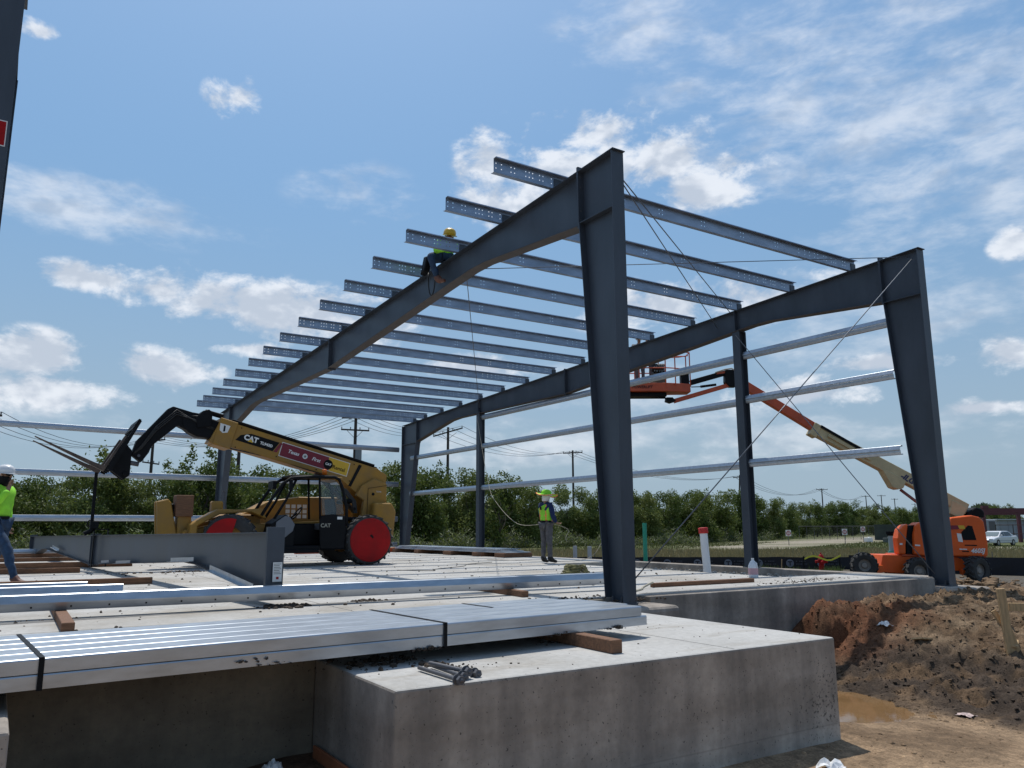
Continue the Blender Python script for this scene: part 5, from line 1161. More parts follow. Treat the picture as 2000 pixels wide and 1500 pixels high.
# standing worker, back to the camera
hd = HH*.62+RR*.78
Pw, Vw, HMw = person('worker seen from behind in lime and orange vest, navy sleeves and wide lime sun brim', (-8.43, 4.72, 0), hd,
    dict(aL=(-.10, -.02, .09), aR=(.10, .03, .09), eR=(.25, -.01, 1.14), wR=(.25, .12, .97), hR=(.24, .20, .95), eL=(-.25, .04, 1.14), wL=(-.18, .2, 1.0), hL=(-.12, .27, 1.0), tL=(-.13, .14, .035), tR=(.14, .19, .035)),
    dict(shirt=m_navy, trousers=m_gry, boots=m_boot2), .985, hat=m_hatw, vest=(m_hivis, m_hiv2))
b = MB(); n_ = 28; V_ = []; F_ = []
for j, (r_, z_) in enumerate(((.11, .055), (.16, .052), (.24, .045), (.262, .035))):
    for i in range(n_):
        a = 2*math.pi*i/n_; V_.append(HMw @ Vector((r_*math.cos(a), r_*1.05*math.sin(a)+.01, z_+.035*math.sin(2*a+.6)*(j/3)-.02*math.cos(a)*(j/3))))
for j in range(3):
    for i in range(n_): F_.append((j*n_+i, j*n_+(i+1) % n_, (j+1)*n_+(i+1) % n_, (j+1)*n_+i))
b.add(V_, F_); b.mi = [0 if k < 2*n_ else 1 for k in range(3*n_)]; b.build('sun_brim', [m_hivis, m_hiv2], Pw, solid=.004)
b = MB(); b.lathe([(.112, .052), (.116, .06), (.114, .10), (.098, .138), (.06, .163), (0, .172)], (0, 0, 0), 'Z', 24, m=HMw @ Matrix.Diagonal((1, 1.18, 1, 1))); b.build('hat_cover', m_hivis, Pw, smooth=True)
b = MB(); b.lathe([(.088, -.12), (.095, -.02), (.098, .03)], (0, -.01, 0), 'Z', 18, m=HMw); b.build('neck_shade', m_hatw, Pw, smooth=True, solid=.004)
b = MB(); b.prism([Vector((x, -.162, z)) for x, z in ((-.035, 1.26), (.02, 1.26), (.02, 1.34), (-.035, 1.34))], (0, 0, 0), (0, .01, 0)); b.build('vest_badge', m_blk, Pw)
# walking worker at the left edge
hd = RR*.95-HH*.1
person('walking worker cropped by the left edge, lime shirt, jeans, white hard hat', far(-7.83, 12.25, 0), hd,
    dict(pel=(0, 0, .93), pR=(.09, .0, .90), pL=(-.09, 0, .90), kR=(.10, .27, .50), aR=(.10, .43, .09), tR=(.10, .60, .045), kL=(-.10, -.02, .50), aL=(-.10, -.36, .14), tL=(-.10, -.22, .035),
         ch=(0, .03, 1.30), sp=(0, .01, 1.12), eR=(.25, .13, 1.17), wR=(.13, .20, 1.38), hR=(.07, .17, 1.46), eL=(-.25, -.06, 1.14), wL=(-.25, -.04, .90), hL=(-.25, -.02, .82)),
    dict(shirt=m_hivis, trousers=m_jean, boots=mat('boot_brown', (.13, .05, .03), .6)), 1.03, hat=m_hatw, shades=True, gaiter=m_blk)
# ironworker straddling the near rafter, facing up the slope
z0 = 5.70
person('ironworker in yellow hard hat straddling the high rafter beneath the third purlin', (-4.92, 0, z0-.94), (1, 0, 0),
    dict(pel=(0, 0, .99), sp=(0, .04, 1.07), ch=(0, .12, 1.13), nk=(0, .19, 1.20), hb=(0, .22, 1.24), ht=(0, .24, 1.36), sL=(-.18, .16, 1.18), sR=(.18, .16, 1.18),
         eL=(-.26, .24, 1.02), wL=(-.12, .42, 1.0), hL=(-.06, .48, 1.0), eR=(.27, .20, .99), wR=(.15, .42, 1.0), hR=(.10, .49, 1.0),
         pL=(-.11, .03, .97), pR=(.11, .03, .97), kL=(-.33, .20, .88), kR=(.36, .18, .90), aL=(-.19, .16, .46), aR=(.20, .20, .46), tL=(-.16, .30, .42), tR=(.15, .33, .42)),
    dict(shirt=m_hivis, trousers=m_jean, boots=mat('boot_brown', (.13, .05, .03), .6)), 1.0, hat=m_haty)
tbg = thing('tool_belt', 'dark tool pouch and looped lanyard hanging at the ironworker hip', 'tool pouch', (-5.1, -.2, 5.6))
b = MB(); b.prism([(-5.22, -.20, 5.42), (-5.02, -.22, 5.45), (-4.94, -.20, 5.72), (-5.12, -.18, 5.76)], (0, 0, 0), (0, -.12, 0)); b.build('pouch', m_blk, tbg, world=True, bevel=.02)
b = MB(); b.tube([(-5.25+.28*(i/12), -.13-.02*math.sin(i*.5), 5.52-.48*math.sin(math.pi*i/12)) for i in range(13)], .012, 6); b.build('lanyard', m_blk2, tbg, world=True, smooth=True)
# men in the basket
def onbasket(a, y): return MW[B.name] @ Vector((lp(a, 0)[0], y, zt_))
for a, y, hat_, sh, lab, hdg in ((3.86, -.05, m_hatw, mat('plaid_grey', (.13, .13, .13), .9, 0., .6, 25), 'left worker in the orange basket, white hat above the rafter', -HH),
                                 (4.25, .1, m_hatw, mat('brown_shirt', (.10, .05, .03), .9, 0., .5, 15), 'right worker in the orange basket, hidden behind the rafter', -RR)):
    person(lab, onbasket(a, y), hdg, dict(eL=(-.25, .15, 1.2), wL=(-.15, .36, 1.3), hL=(-.1, .42, 1.36), eR=(.25, .15, 1.2), wR=(.15, .36, 1.3), hR=(.1, .42, 1.36)), dict(shirt=sh, trousers=m_gry, boots=m_boot2), 1.0, hat=hat_)

# ================================================================ background
# silt fence with printed roundels
m_silt = mat('silt_fabric', (.010, .011, .016), .8, 0., .3, 2, .3, 14)
m_prt = mat('pale_print', (.12, .14, .18), .8)
def silt(l0, d0, l1, d1, h, label, step, rr):
    q0, q1 = far(l0, d0, -1.), far(l1, d1, -1.); t = thing('silt_fence', label, 'silt fence', q0, 0, 'black silt fences'); D = q1-q0; Ln = D.length; u = D/Ln; nrm = Vector((u.y, -u.x, 0))
    if nrm.dot(HH) > 0: nrm = -nrm
    n = int(Ln/.5); V = []; F = []
    for i in range(n+1):
        for j in range(4):
            V.append(u*(Ln*i/n)+nrm*(.05*mn.noise(Vector((i*.7, j*.5, l0))))+Vector((0, 0, -.1+(h+.1)*j/3+(.03*mn.noise(Vector((i*.5, 3, l0))) if j == 3 else 0))))
    F = [(i*4+j, (i+1)*4+j, (i+1)*4+j+1, i*4+j+1) for i in range(n) for j in range(3)]
    b = MB(); b.add(V, F); b.build('fabric', m_silt, t, solid=.004)
    k = 0.4
    while k < Ln-.3:
        b = MB(); b.tube([u*k-nrm*.05+Vector((0, 0, -.2)), u*k-nrm*.05+Vector((0, 0, h+.22))], .014, 5); b.build('post', m_galvd, t); k += 2.4
    k = .7
    while k < Ln-1.:
        c = u*k+nrm*.075+Vector((0, 0, h*.5)); disc = [c+u*math.cos(a)*rr+Vector((0, 0, math.sin(a)*rr)) for a in [i*math.pi/9 for i in range(18)]]
        b = MB(); b.prism(disc, (0, 0, 0), nrm*.004); o = b.build('printed_roundel', m_prt, t)
        b = MB()
        for (a0, a1, z0_, z1_) in ((-.55, .55, .25, .5), (-.12, .15, -.6, .25)): b.prism([c+u*a0*rr+Vector((0, 0, z0_*rr)), c+u*a1*rr+Vector((0, 0, z0_*rr)), c+u*a1*rr+Vector((0, 0, z1_*rr)), c+u*a0*rr+Vector((0, 0, z1_*rr))], nrm*.005, nrm*.008)
        b.build('letter', m_silt, o)
        b = MB()
        for row in (.35, -.35):
            for i in range(7): 
                if (i*7+int(row*10)) % 5: b.prism([c+u*(1.5+i*.42)*rr+Vector((0, 0, row*rr)), c+u*(1.8+i*.42)*rr+Vector((0, 0, row*rr)), c+u*(1.8+i*.42)*rr+Vector((0, 0, (row+.28)*rr)), c+u*(1.5+i*.42)*rr+Vector((0, 0, (row+.28)*rr))], (0, 0, 0), nrm*.004)
        b.build('printed_lines', mat('faint_print', (.05, .055, .07), .8), t, kind='stuff'); k += step
silt(lat(1040, 37), 37, lat(1660, 35.5), 35.5, .52, 'low black silt fence with pale roundels running behind the slab', 1.33, .17)
silt(lat(1655, 34), 34, lat(2150, 29), 29, .66, 'taller black silt fence passing behind the boom lift at right', 3.3, .19)
# hydrant with tape
q = far(lat(1601, 34), 34, -1.)
t = thing('fire_hydrant', 'red fire hydrant standing behind yellow tape beyond the slab', 'fire hydrant', q)
b = MB(); b.lathe([(.16, 0), (.16, .05), (.105, .06), (.10, .45), (.14, .46), (.14, .50), (.12, .51), (.115, .60), (.07, .68), (.03, .71), (.03, .77), (0, .77)], n=18); b.build('barrel', m_red, t, smooth=False)
b = MB(); b.tube([tuple(RR*-.2+Vector((0, 0, .40))), tuple(RR*.2+Vector((0, 0, .40)))], .055, 12); b.tube([tuple(Vector((0, 0, .38))), tuple(HH*-.2+Vector((0, 0, .38)))], .075, 12); b.build('outlets', m_red, t)
b = MB(); b.tube([tuple(RR*.2+Vector((0, 0, .40))), tuple(RR*.25+Vector((0, 0, .40)))], .06, 6); b.tube([tuple(RR*-.2+Vector((0, 0, .40))), tuple(RR*-.25+Vector((0, 0, .40)))], .06, 6); b.tube([tuple(HH*-.2+Vector((0, 0, .38))), tuple(HH*-.26+Vector((0, 0, .38)))], .08, 6); b.build('outlet_caps', m_red, t)
for l_, lb_ in ((lat(1567, 33), 'left dark stake holding the yellow tape by the hydrant'), (lat(1637, 33), 'right dark stake holding the yellow tape by the hydrant')):
    b = MB(); b.box((0, 0, .3), (.04, .04, .75)); o = b.build('tape_stake', m_blk); o.location = far(l_, 33, -1.02); tag(o, lb_, 'stake')
b = MB(); za = .62
for i in range(8):
    f0, f1 = i/8, (i+1)/8; la, lb2 = lat(1567, 33), lat(1637, 33)
    zz0, zz1 = -1+.52+.10*math.sin(f0*7)+.06*f0, -1+.52+.10*math.sin(f1*7)+.06*f1
    p0_, p1_ = far(la+(lb2-la)*f0, 33-.12, zz0), far(la+(lb2-la)*f1, 33-.12, zz1); b.add([p0_, p1_, p1_+Vector((0, 0, .07)), p0_+Vector((0, 0, .07))], [(0, 1, 2, 3)])
tag(b.build('caution_tape', mat('yellow_tape', (.60, .58, .05), .6), solid=.003), 'slack yellow tape strung in front of the fire hydrant', 'tape')
b = MB(); b.box((0, 0, .28), (.03, .015, .6)); o = b.build('survey_lath', m_woodx); o.location = far(lat(1522, 32), 32, -1.); o.rotation_euler = (0, R(6), 0); tag(o, 'pale survey lath by the silt fence left of the hydrant', 'stake')
# do-not-enter signs
m_sr = mat('sign_red', (.35, .02, .03), .5)
for i, (px, py, d, lab) in enumerate(((1539, 1043, 82, 'leftmost of three do not enter signs beside the gravel drive'), (1649, 1041, 84, 'middle do not enter sign near the chain link fence'), (1685, 1036, 96, 'rightmost do not enter sign beyond white scraps'))):
    q = far(lat(px, d, 0), d, -1.); t = thing('road_sign', lab, 'road sign', q, YAW, 'do not enter signs')
    zc = zof(py, d)+1.0; b = MB(); b.box((0, .03, zc/2), (.05, .05, zc)); b.build('post', m_galvd, t)
    b = MB(); b.box((0, 0, zc), (.55, .02, .6)); b.build('panel', m_wht, t, bevel=.01)
    b = MB(); b.tube([(0, -.011, zc), (0, -.016, zc)], .24, 20); o = b.build('red_disc', m_sr, t)
    b = MB(); b.bx((-.17, -.021, zc-.035), (.17, -.0165, zc+.035)); b.build('white_bar', m_wht, o)
    text('lettering', 'DO NOT', .11, m_wht, t, MW[t.name] @ basis((0, -.0165, zc+.11), (1, 0, 0), (0, 0, 1)), bold=.004); text('lettering', 'ENTER', .10, m_wht, t, MW[t.name] @ basis((0, -.0165, zc-.11), (1, 0, 0), (0, 0, 1)), bold=.004)
# chain link fence and gate
t = thing('chain_link_fence', 'long chain link fence at the foot of the tree line on the right', 'fence', far(lat(1560, 118), 118, -1.))
o0 = Vector(t.location); a_, b2 = Vector((0, 0, 0)), far(lat(1775, 112), 112, -1.)-o0; D = b2-a_; n_ = 14
for i in range(n_+1):
    b = MB(); b.tube([a_+D*i/n_, a_+D*i/n_+Vector((0, 0, 1.95))], .03, 6); b.build('post', m_galvd, t)
b = MB(); b.tube([a_+Vector((0, 0, 1.9)), b2+Vector((0, 0, 1.9))], .035, 5); b.build('top_rail', m_galvd, t)
b = MB(); u = D.normalized(); Ln = D.length; k = 0.
while k < Ln: 
    b.tube([a_+u*k, a_+u*min(Ln, k+1.9)+Vector((0, 0, 1.9))], .008, 3, cap=False); b.tube([a_+u*k+Vector((0, 0, 1.9)), a_+u*min(Ln, k+1.9)], .008, 3, cap=False); k += .22
b.build('wire_mesh', m_galvd, t, kind='stuff')
b = MB(); b.bx((0, 0, 0), (6.6, .06, 2.1)); o = b.build('screen_fence', mat('screen_green', (.045, .055, .045), .9, 0., .3, 1.)); o.location = far(lat(1707, 110), 110, -1.0); o.rotation_euler = (0, 0, YAW); tag(o, 'dark green screened fence section left of the boom lift', 'fence')
for px, d, w_, h_, lab in ((1694, 98, .9, .5, 'stacked white scraps by the gravel drive'), (1732, 92, 1.0, .55, 'low grey utility box on the grass by the drive')):
    b = MB(); b.box((0, 0, h_/2), (w_, .5, h_)); b.box((.3, .1, h_*.7), (w_*.5, .3, h_*.7), Matrix.Rotation(.4, 3, 'Y')); o = b.build('site_debris', m_wht if px == 1694 else mat('utility_grey', (.10, .11, .10), .8), bevel=.03); o.location = far(lat(px, d), d, -1.); o.rotation_euler = (0, 0, YAW+.3); tag(o, lab, 'debris')
# sedan
cq = far(lat(1944, 76), 76, -1.); t = thing('parked_car', 'white four door sedan parked on the gravel right of the lift', 'car', cq, YAW+R(180+33))
m_car = mat('car_white', (.62, .63, .65), .25); m_cg = mat('car_glass', (.03, .04, .05), .08)
b = MB(); side = [(2.30, .28), (2.34, .50), (2.25, .66), (1.55, .82), (.95, .88), (-1.35, .92), (-2.15, .94), (-2.32, .80), (-2.34, .40), (-2.2, .26)]
b.xz(side, -.86, .86); b.build('body', m_car, t, bevel=.10, seg=3)
cab_ = [(1.15, .86), (.45, 1.28), (.20, 1.37), (-.85, 1.38), (-1.15, 1.30), (-1.75, .92)]
b = MB(); n_ = len(cab_); V_ = [(x, -.80+.16*((z-.86)/.5), z) for x, z in cab_]+[(x, .80-.16*((z-.86)/.5), z) for x, z in cab_]; b.add(V_, [tuple(range(n_))[::-1], tuple(range(n_, 2*n_))]+[(i, (i+1) % n_, n_+(i+1) % n_, n_+i) for i in range(n_)]); b.build('cabin', m_car, t, bevel=.04, seg=2)
for s in (-1, 1):
    for pts in ([(.95, .93), (.45, 1.24), (.02, 1.30), (.02, .93)], [(-.05, .93), (-.05, 1.30), (-.85, 1.30), (-1.1, 1.22), (-1.25, .94)]):
        b = MB(); b.prism([(x, s*(.80-.16*((z-.86)/.5)+.012), z) for x, z in pts], (0, 0, 0), (0, s*.004, 0)); b.build('window', m_cg, t)
    b = MB(); b.box((.88, s*.93, .98), (.16, .12, .12)); b.build('mirror', m_car, t, bevel=.02)
    b = MB(); b.box((0, s*.862, .50), (3.0, .015, .05)); b.build('side_moulding', mat('moulding', (.3, .3, .3), .6), t)
    for x in (1.42, -1.36):
        b = MB(); b.lathe([(.18, -.1), (.30, -.1), (.32, -.06), (.32, .06), (.30, .1), (.18, .1)], (x, s*.78, .32), 'Y', 24, cap=False); w_ = b.build('wheel', m_tyre, t)
        b = MB(); b.lathe([(0, -.09), (.19, -.085), (.2, -.04), (.2, .04), (.19, .085), (0, .09)], (x, s*.79, .32), 'Y', 18); b.build('rim', mat('alloy', (.35, .35, .36), .35, .7), w_)
    b = MB(); b.box((2.22, s*.62, .62), (.2, .34, .14)); b.build('headlight', mat('lamp_glass', (.5, .52, .55), .15), t, bevel=.03)
b = MB(); b.prism([(1.08, -.66, .91), (1.08, .66, .91), (.50, .58, 1.27), (.50, -.58, 1.27)], (.01, 0, .015), (.014, 0, .019)); b.build('windscreen', mat('windscreen', (.12, .16, .17), .1), t)
b = MB(); b.prism([(-1.66, -.6, .98), (-1.66, .6, .98), (-1.2, .55, 1.28), (-1.2, -.55, 1.28)], (-.01, 0, .015), (-.014, 0, .019)); b.build('rear_window', m_cg, t)
b = MB(); b.bx((2.30, -.5, .40), (2.36, .5, .50)); b.build('grille', m_blk, t)
# maroon steel frame, trailer, yard fence
m_mar = mat('maroon_steel', (.10, .022, .03), .6, 0., .2, 1)
t = thing('maroon_steel_frame', 'maroon red open steel frame in the yard at the far right', 'steel frame', far(lat(1918, 92), 92, -1.), YAW)
b = MB(); b.bx((-.3, -.15, 3.35), (13, .15, 3.85)); b.build('beam', m_mar, t)
for x in (.3, 4.3, 8.6):
    b = MB(); b.bx((x-.16, -.16, 0), (x+.16, .16, 3.35)); b.build('post', m_mar, t)
b = MB(); b.bx((.2, -.2, 3.85), (.9, .2, 4.15)); b.build('bracket', m_mar, t)
b = MB(); b.bx((-.2, 8, 3.2), (13, 8.3, 3.6)); b.build('rear_beam', m_mar, t)
t = thing('box_trailer', 'pale box trailer parked behind the white sedan', 'trailer', far(lat(1925, 96), 96, -1.), YAW)
b = MB(); b.bx((-2.6, 0, .5), (1.3, 2.4, 2.6)); b.build('box', mat('trailer_grey', (.33, .35, .38), .5, 0., .1, 1), t, bevel=.06)
b = MB(); b.bx((.45, -.02, .55), (1.2, -.006, 2.4)); b.build('door', mat('trailer_door', (.12, .12, .13), .5), t)
for x in (-1.6, .4):
    b = MB(); b.tube([(x, .02, .4), (x, .3, .4)], .4, 16); b.build('wheel', m_tyre, t)
t = thing('storage_building', 'low pale grey metal sided building behind the yard fence', 'building', far(lat(1938, 118), 118, -1.), YAW)
b = MB(); b.bx((.8, 0, 0), (22, 8, 2.7)); b.build('wall', mat('metal_siding', (.27, .28, .31), .6, 0., .15, .6), t)
for k in range(18):
    b = MB(); b.bx((1.2+k*1.15, -.05, 0), (1.28+k*1.15, -.002, 2.65)); b.build('wall_rib', MAT['metal_siding'], t)
b = MB(); b.bx((.6, -.3, 2.7), (22.2, 8.2, 2.85)); b.build('roof', mat('pale_roof', (.42, .43, .45), .5), t)
t = thing('yard_fence', 'rusty pipe yard fence in front of the pale building', 'fence', far(lat(1945, 88), 88, -1.), YAW)
for k in range(8):
    b = MB(); b.tube([(k*1.9, 0, 0), (k*1.9, 0, 2.0)], .045, 6); b.build('post', m_pole, t)
for zz in (1.0, 1.95):
    b = MB(); b.tube([(0, 0, zz), (13.5, 0, zz)], .035, 5); b.build('rail', mat('rusty_pipe', (.12, .055, .035), .8), t)

# utility poles and wires
def upole(px, pyt, d, arms, label, lean=0., r=.16, base=-1.2, can=False, group='wooden utility poles'):
    q = far(lat(px, d, zof(pyt, d)), d, base); H_ = zof(pyt, d)-base; t = thing('utility_pole', label, 'utility pole', q, YAW, group)
    L_ = H_*math.tan(R(lean)); b = MB(); b.tube([(-L_, 0, 0), (0, 0, H_)], [r*1.15, r*.8], 10); b.build('pole', m_pole, t)
    tips = []
    for dz, wd, sl, brace in arms:
        b = MB(); M = Matrix.Rotation(R(sl), 4, 'Y'); c = Vector((0, -.15, H_-dz)); b.box(c, (wd, .11, .13), M.to_3x3()); a = b.build('crossarm', m_pole, t)
        b = MB()
        for s in (-1, -.35, .35, 1):
            p = c+M.to_3x3() @ Vector((s*wd*.48, 0, .07)); b.tube([p, p+Vector((0, 0, .18))], [.04, .055], 6); tips.append(MW[t.name] @ (p+Vector((0, 0, .18))))
        b.build('insulator', mat('insulator', (.18, .17, .18), .4), a, kind='stuff')
        if brace:
            b = MB()
            for s in (-1, 1): b.tube([c+Vector((s*wd*.28, 0, -.05)), Vector((0, -.1, H_-dz-.75))], .022, 5)
            b.build('arm_brace', m_pole, t)
    if can:
        b = MB(); b.tube([(.35, -.1, H_-4.0), (.35, -.1, H_-2.8)], .28, 14); b.build('transformer', mat('transformer_grey', (.22, .23, .24), .5), t)
    return tips
t1 = upole(695, 812, 70, [(.15, 2.4, 0, False), (1.25, 2.5, 3, True)], 'tall utility pole with two crossarms and grey transformer behind the purlins', can=True)
t2 = upole(875, 834, 85, [(.55, 3.3, -16, True)], 'utility pole with tilted crossarm seen under the end rafter')
t3 = upole(1118, 880, 110, [(.35, 2.7, -3, True)], 'utility pole rising left of the nearest column above the vest worker')
t4 = upole(1444, 929, 150, [(.4, 2.6, -6, True)], 'leaning utility pole left of the slim right end wall column', lean=4)
t5 = upole(1604, 956, 200, [(.3, 2.8, 0, False)], 'utility pole standing above trees near the chain link fence')
t6 = upole(1690, 970, 260, [(.3, 2.8, 0, False)], 'first small distant pole right of the fence screen'); t7 = upole(1720, 969, 270, [(.3, 2.8, 0, False)], 'second small distant pole, with double pins'); t8 = upole(1746, 976, 290, [(.3, 2.4, 0, False)], 'third small distant pole'); 
upole(1786, 986, 330, [(.3, 3, 0, False)], 'left of the distant pole pair by the boom cylinder'); upole(1792, 986, 320, [(1., 2, 0, False)], 'right of the distant pole pair by the boom cylinder')
t0_ = upole(299, 857, 75, [(.1, 2.4, -6, False), (2.2, 1.6, 8, False)], 'utility pole rising between the telehandler forks and boom')
upole(467, 872, 60, [], 'plain dark pole directly behind the telehandler antenna', r=.15)
t9 = upole(-40, 800, 52, [(.3, 3.2, 0, False), (1.8, 3.2, 0, False)], 'pole just off the left edge whose arms carry the wires')
def wires(A, Bt, sag, n=4, lab=''):
    b = MB(); P0 = A[0]
    for i in range(min(n, len(A), len(Bt))):
        a, c = A[i], Bt[i]; b.tube([a.lerp(c, k/14)-P0-Vector((0, 0, sag*4*(k/14)*(1-k/14))) for k in range(15)], .012+.00012*(a-cam.matrix_world.translation).length, 4, cap=False)
    o = b.build('power_line', m_galvd); o.location = P0; tag(o, lab, 'power line', 'power lines')
wires(t1, t2, .9, 4, 'wires between the transformer pole and the tilted arm pole'); wires(t2, t3, 1.4, 4, 'wires between the tilted arm pole and the pole above the vest worker'); wires(t3, t4, 2., 3, 'wires running right from the pole above the vest worker'); wires(t4, t5, 2.5, 3, 'wires sagging towards the pole near the chain link fence'); wires(t0_, t1, 1.6, 4, 'wires passing behind the yellow boom'); wires(t9, t0_, 1.5, 4, 'wires at the far left above the trees'); wires(t5, t6, 2., 2, 'faint far wires at right')

# ---------------------------------------------------------------- trees
def leaf_mat(name, c1, c2):
    m = bpy.data.materials.new(name); m.use_nodes = True; n = m.node_tree.nodes; l = m.node_tree.links; b = n['Principled BSDF']; b.inputs['Roughness'].default_value = .6; b.inputs['Specular IOR Level'].default_value = .25
    oi = n.new('ShaderNodeObjectInfo'); ge = n.new('ShaderNodeNewGeometry'); ad = n.new('ShaderNodeMath'); ad.operation = 'ADD'; ad.inputs[1].default_value = 0
    mu = n.new('ShaderNodeMath'); mu.operation = 'MULTIPLY_ADD'; mu.inputs[1].default_value = .55; l.new(oi.outputs['Random'], mu.inputs[0])
    m2 = n.new('ShaderNodeMath'); m2.operation = 'MULTIPLY'; m2.inputs[1].default_value = .45; l.new(ge.outputs['Random Per Island'], m2.inputs[0]); l.new(m2.outputs[0], mu.inputs[2])
    r = n.new('ShaderNodeValToRGB'); r.color_ramp.elements[0].color = (*c1, 1); r.color_ramp.elements[1].color = (*c2, 1); l.new(mu.outputs[0], r.inputs[0]); l.new(r.outputs[0], b.inputs['Base Color'])
    tr_ = n.new('ShaderNodeBsdfTranslucent'); l.new(r.outputs[0], tr_.inputs[0]); mx_ = n.new('ShaderNodeMixShader'); mx_.inputs[0].default_value = .32; out = n['Material Output']
    l.new(b.outputs[0], mx_.inputs[1]); l.new(tr_.outputs[0], mx_.inputs[2]); l.new(mx_.outputs[0], out.inputs[0]); return m
m_leaf = leaf_mat('foliage', (.052, .090, .018), (.15, .18, .04)); m_leaf2 = leaf_mat('foliage_light', (.09, .13, .03), (.18, .20, .055)); m_leaf3 = leaf_mat('foliage_grey', (.075, .095, .055), (.13, .145, .085))
m_bark = mat('bark', (.09, .07, .055), .95, 0., .4, 6)
def leaf_cloud(seed, n, lobes, leaf, sparse=0., m=m_leaf, name='crown', tip=0.):
    g = np.random.default_rng(seed); P = []
    w_ = np.array([l_[3]*l_[4]*l_[3] for l_ in lobes]); w_ = w_/w_.sum()
    for l_, ww in zip(lobes, w_):
        k = int(n*ww)+1; d = g.normal(size=(k, 3)); d /= np.linalg.norm(d, axis=1)[:, None]; r = g.random(k)**.42
        nz_ = 1+.28*np.sin(d[:, 0]*7+seed)*np.sin(d[:, 1]*6+seed*2)*np.cos(d[:, 2]*8)+g.normal(size=k)*.06
        q = d*(r*nz_)[:, None]*np.array([l_[3], l_[3], l_[4]])+np.array(l_[:3]); P.append(q)
    P = np.vstack(P); P = P[P[:, 2] > .02]
    # twig clumping
    c = P[g.integers(0, len(P), max(20, len(P)//14))]; idx = g.integers(0, len(c), len(P)); P = np.where(g.random((len(P), 1)) < .6, c[idx]+g.normal(size=P.shape)*.045*np.array([1, 1, .8]), P)
    if tip: 
        k = int(n*tip); a = g.random(k)*6.28; b0 = g.integers(0, len(P), 26); s0 = P[b0][g.integers(0, 26, k)]; t_ = g.random(k); P = np.vstack([P, s0+np.stack([.05*np.cos(a), .05*np.sin(a), t_*.32*s0[:, 2]], 1)])
    k = len(P); u = g.normal(size=(k, 3)); u /= np.linalg.norm(u, axis=1)[:, None]; v = np.cross(u, g.normal(size=(k, 3))); v /= np.linalg.norm(v, axis=1)[:, None]
    s = leaf*(.6+.8*g.random(k))[:, None]; V = np.stack([P-u*s, P+v*s*.55, P+u*s, P-v*s*.55], 1).reshape(-1, 3)
    me = bpy.data.meshes.new(name); me.vertices.add(len(V)); me.vertices.foreach_set('co', V.astype(np.float32).ravel()); me.loops.add(k*4); me.loops.foreach_set('vertex_index', np.arange(k*4, dtype=np.int32)); me.polygons.add(k); me.polygons.foreach_set('loop_start', np.arange(0, k*4, 4, dtype=np.int32))
    me.update(calc_edges=True); me.materials.append(m); return me
crowns = []; g_ = random.Random(5)
for i in range(9):
    lobes = []
    for j in range(g_.randint(8, 12)):
        a = g_.uniform(0, 6.28); rr_ = g_.uniform(.1, .62); z_ = g_.uniform(.16, .80); s_ = (1-.45*abs(z_-.4))*g_.uniform(.28, .45); lobes.append((rr_*math.cos(a), rr_*math.sin(a), z_*2.3, s_, s_*1.0))
    lobes.append((0, 0, .6, .66, .6)); lobes.append((g_.uniform(-.3, .3), g_.uniform(-.3, .3), 1.9, .32, .36))
    crowns.append(leaf_cloud(i+1, 12000, lobes, .033, m=(m_leaf, m_leaf, m_leaf2)[i % 3], tip=0.))
def trunk_mesh(seed):
    g = random.Random(seed); b = MB(); b.tube([(0, 0, -.08), (.01, 0, .5), (.03, .02, 1.3)], [.045, .035, .014], 7)
    for k in range(6):
        a = g.uniform(0, 6.28); z_ = g.uniform(.2, 1.0); b.tube([(.01, 0, z_), (.25*math.cos(a), .25*math.sin(a), z_+.35), (.5*math.cos(a+.3), .5*math.sin(a+.3), z_+.7)], [.016, .010, .004], 5)
    return b
trunks = []
for i in range(3):
    o = trunk_mesh(i).build('trunk', m_bark); trunks.append(o.data); bpy.data.objects.remove(o)
def tree(loc, r, h, ci, label, group='trees of the tree line', seed=0, mt=None):
    g = random.Random(seed); t = thing('tree', label, 'tree', loc, g.uniform(0, 6.28), group); t.scale = (h/2.35,)*3
    o = bpy.data.objects.new('trunk', trunks[seed % 3]); COL.objects.link(o); o.parent = t
    o = bpy.data.objects.new('crown', crowns[ci]); COL.objects.link(o); o.parent = t
    return t
top_pts = [(-160, 905), (0, 908), (60, 915), (110, 918), (150, 895), (185, 866), (225, 905), (260, 922), (300, 915), (350, 880), (400, 868), (440, 885), (500, 902), (560, 905), (620, 896), (680, 900), (760, 893), (830, 892), (880, 908), (940, 910), (985, 918), (1040, 938), (1090, 940), (1150, 945), (1210, 945), (1290, 944), (1350, 952), (1430, 944), (1480, 962), (1540, 970), (1600, 968), (1660, 972), (1720, 984), (1780, 990), (1850, 1000), (1900, 1006)]
dep_pts = [(-160, 50), (400, 56), (800, 66), (1100, 84), (1300, 92), (1500, 118), (1700, 175), (1900, 260)]
def interp(pts, x):
    if x <= pts[0][0]: return pts[0][1]
    for (a, c), (d, e) in zip(pts, pts[1:]):
        if x <= d: return c+(e-c)*(x-a)/(d-a)
    return pts[-1][1]
def zone(px):
    for lim, nm in ((120, 'at the far left, behind the walking worker'), (300, 'behind the raised forks'), (470, 'between the fork mast and first frame column'), (790, 'behind the telehandler'), (940, 'in the left bay of the end wall'), (1180, 'behind the vest worker'), (1440, 'behind the red capped white pipe'), (1700, 'behind the three road signs')):
        if px < lim: return nm
    return 'beyond the fence screen at right'
ORD = ['first', 'second', 'third', 'fourth', 'fifth', 'sixth', 'seventh', 'eighth', 'ninth', 'tenth', 'eleventh', 'twelfth', 'thirteenth', 'fourteenth', 'fifteenth', 'sixteenth', 'seventeenth', 'eighteenth']; cnt = {}
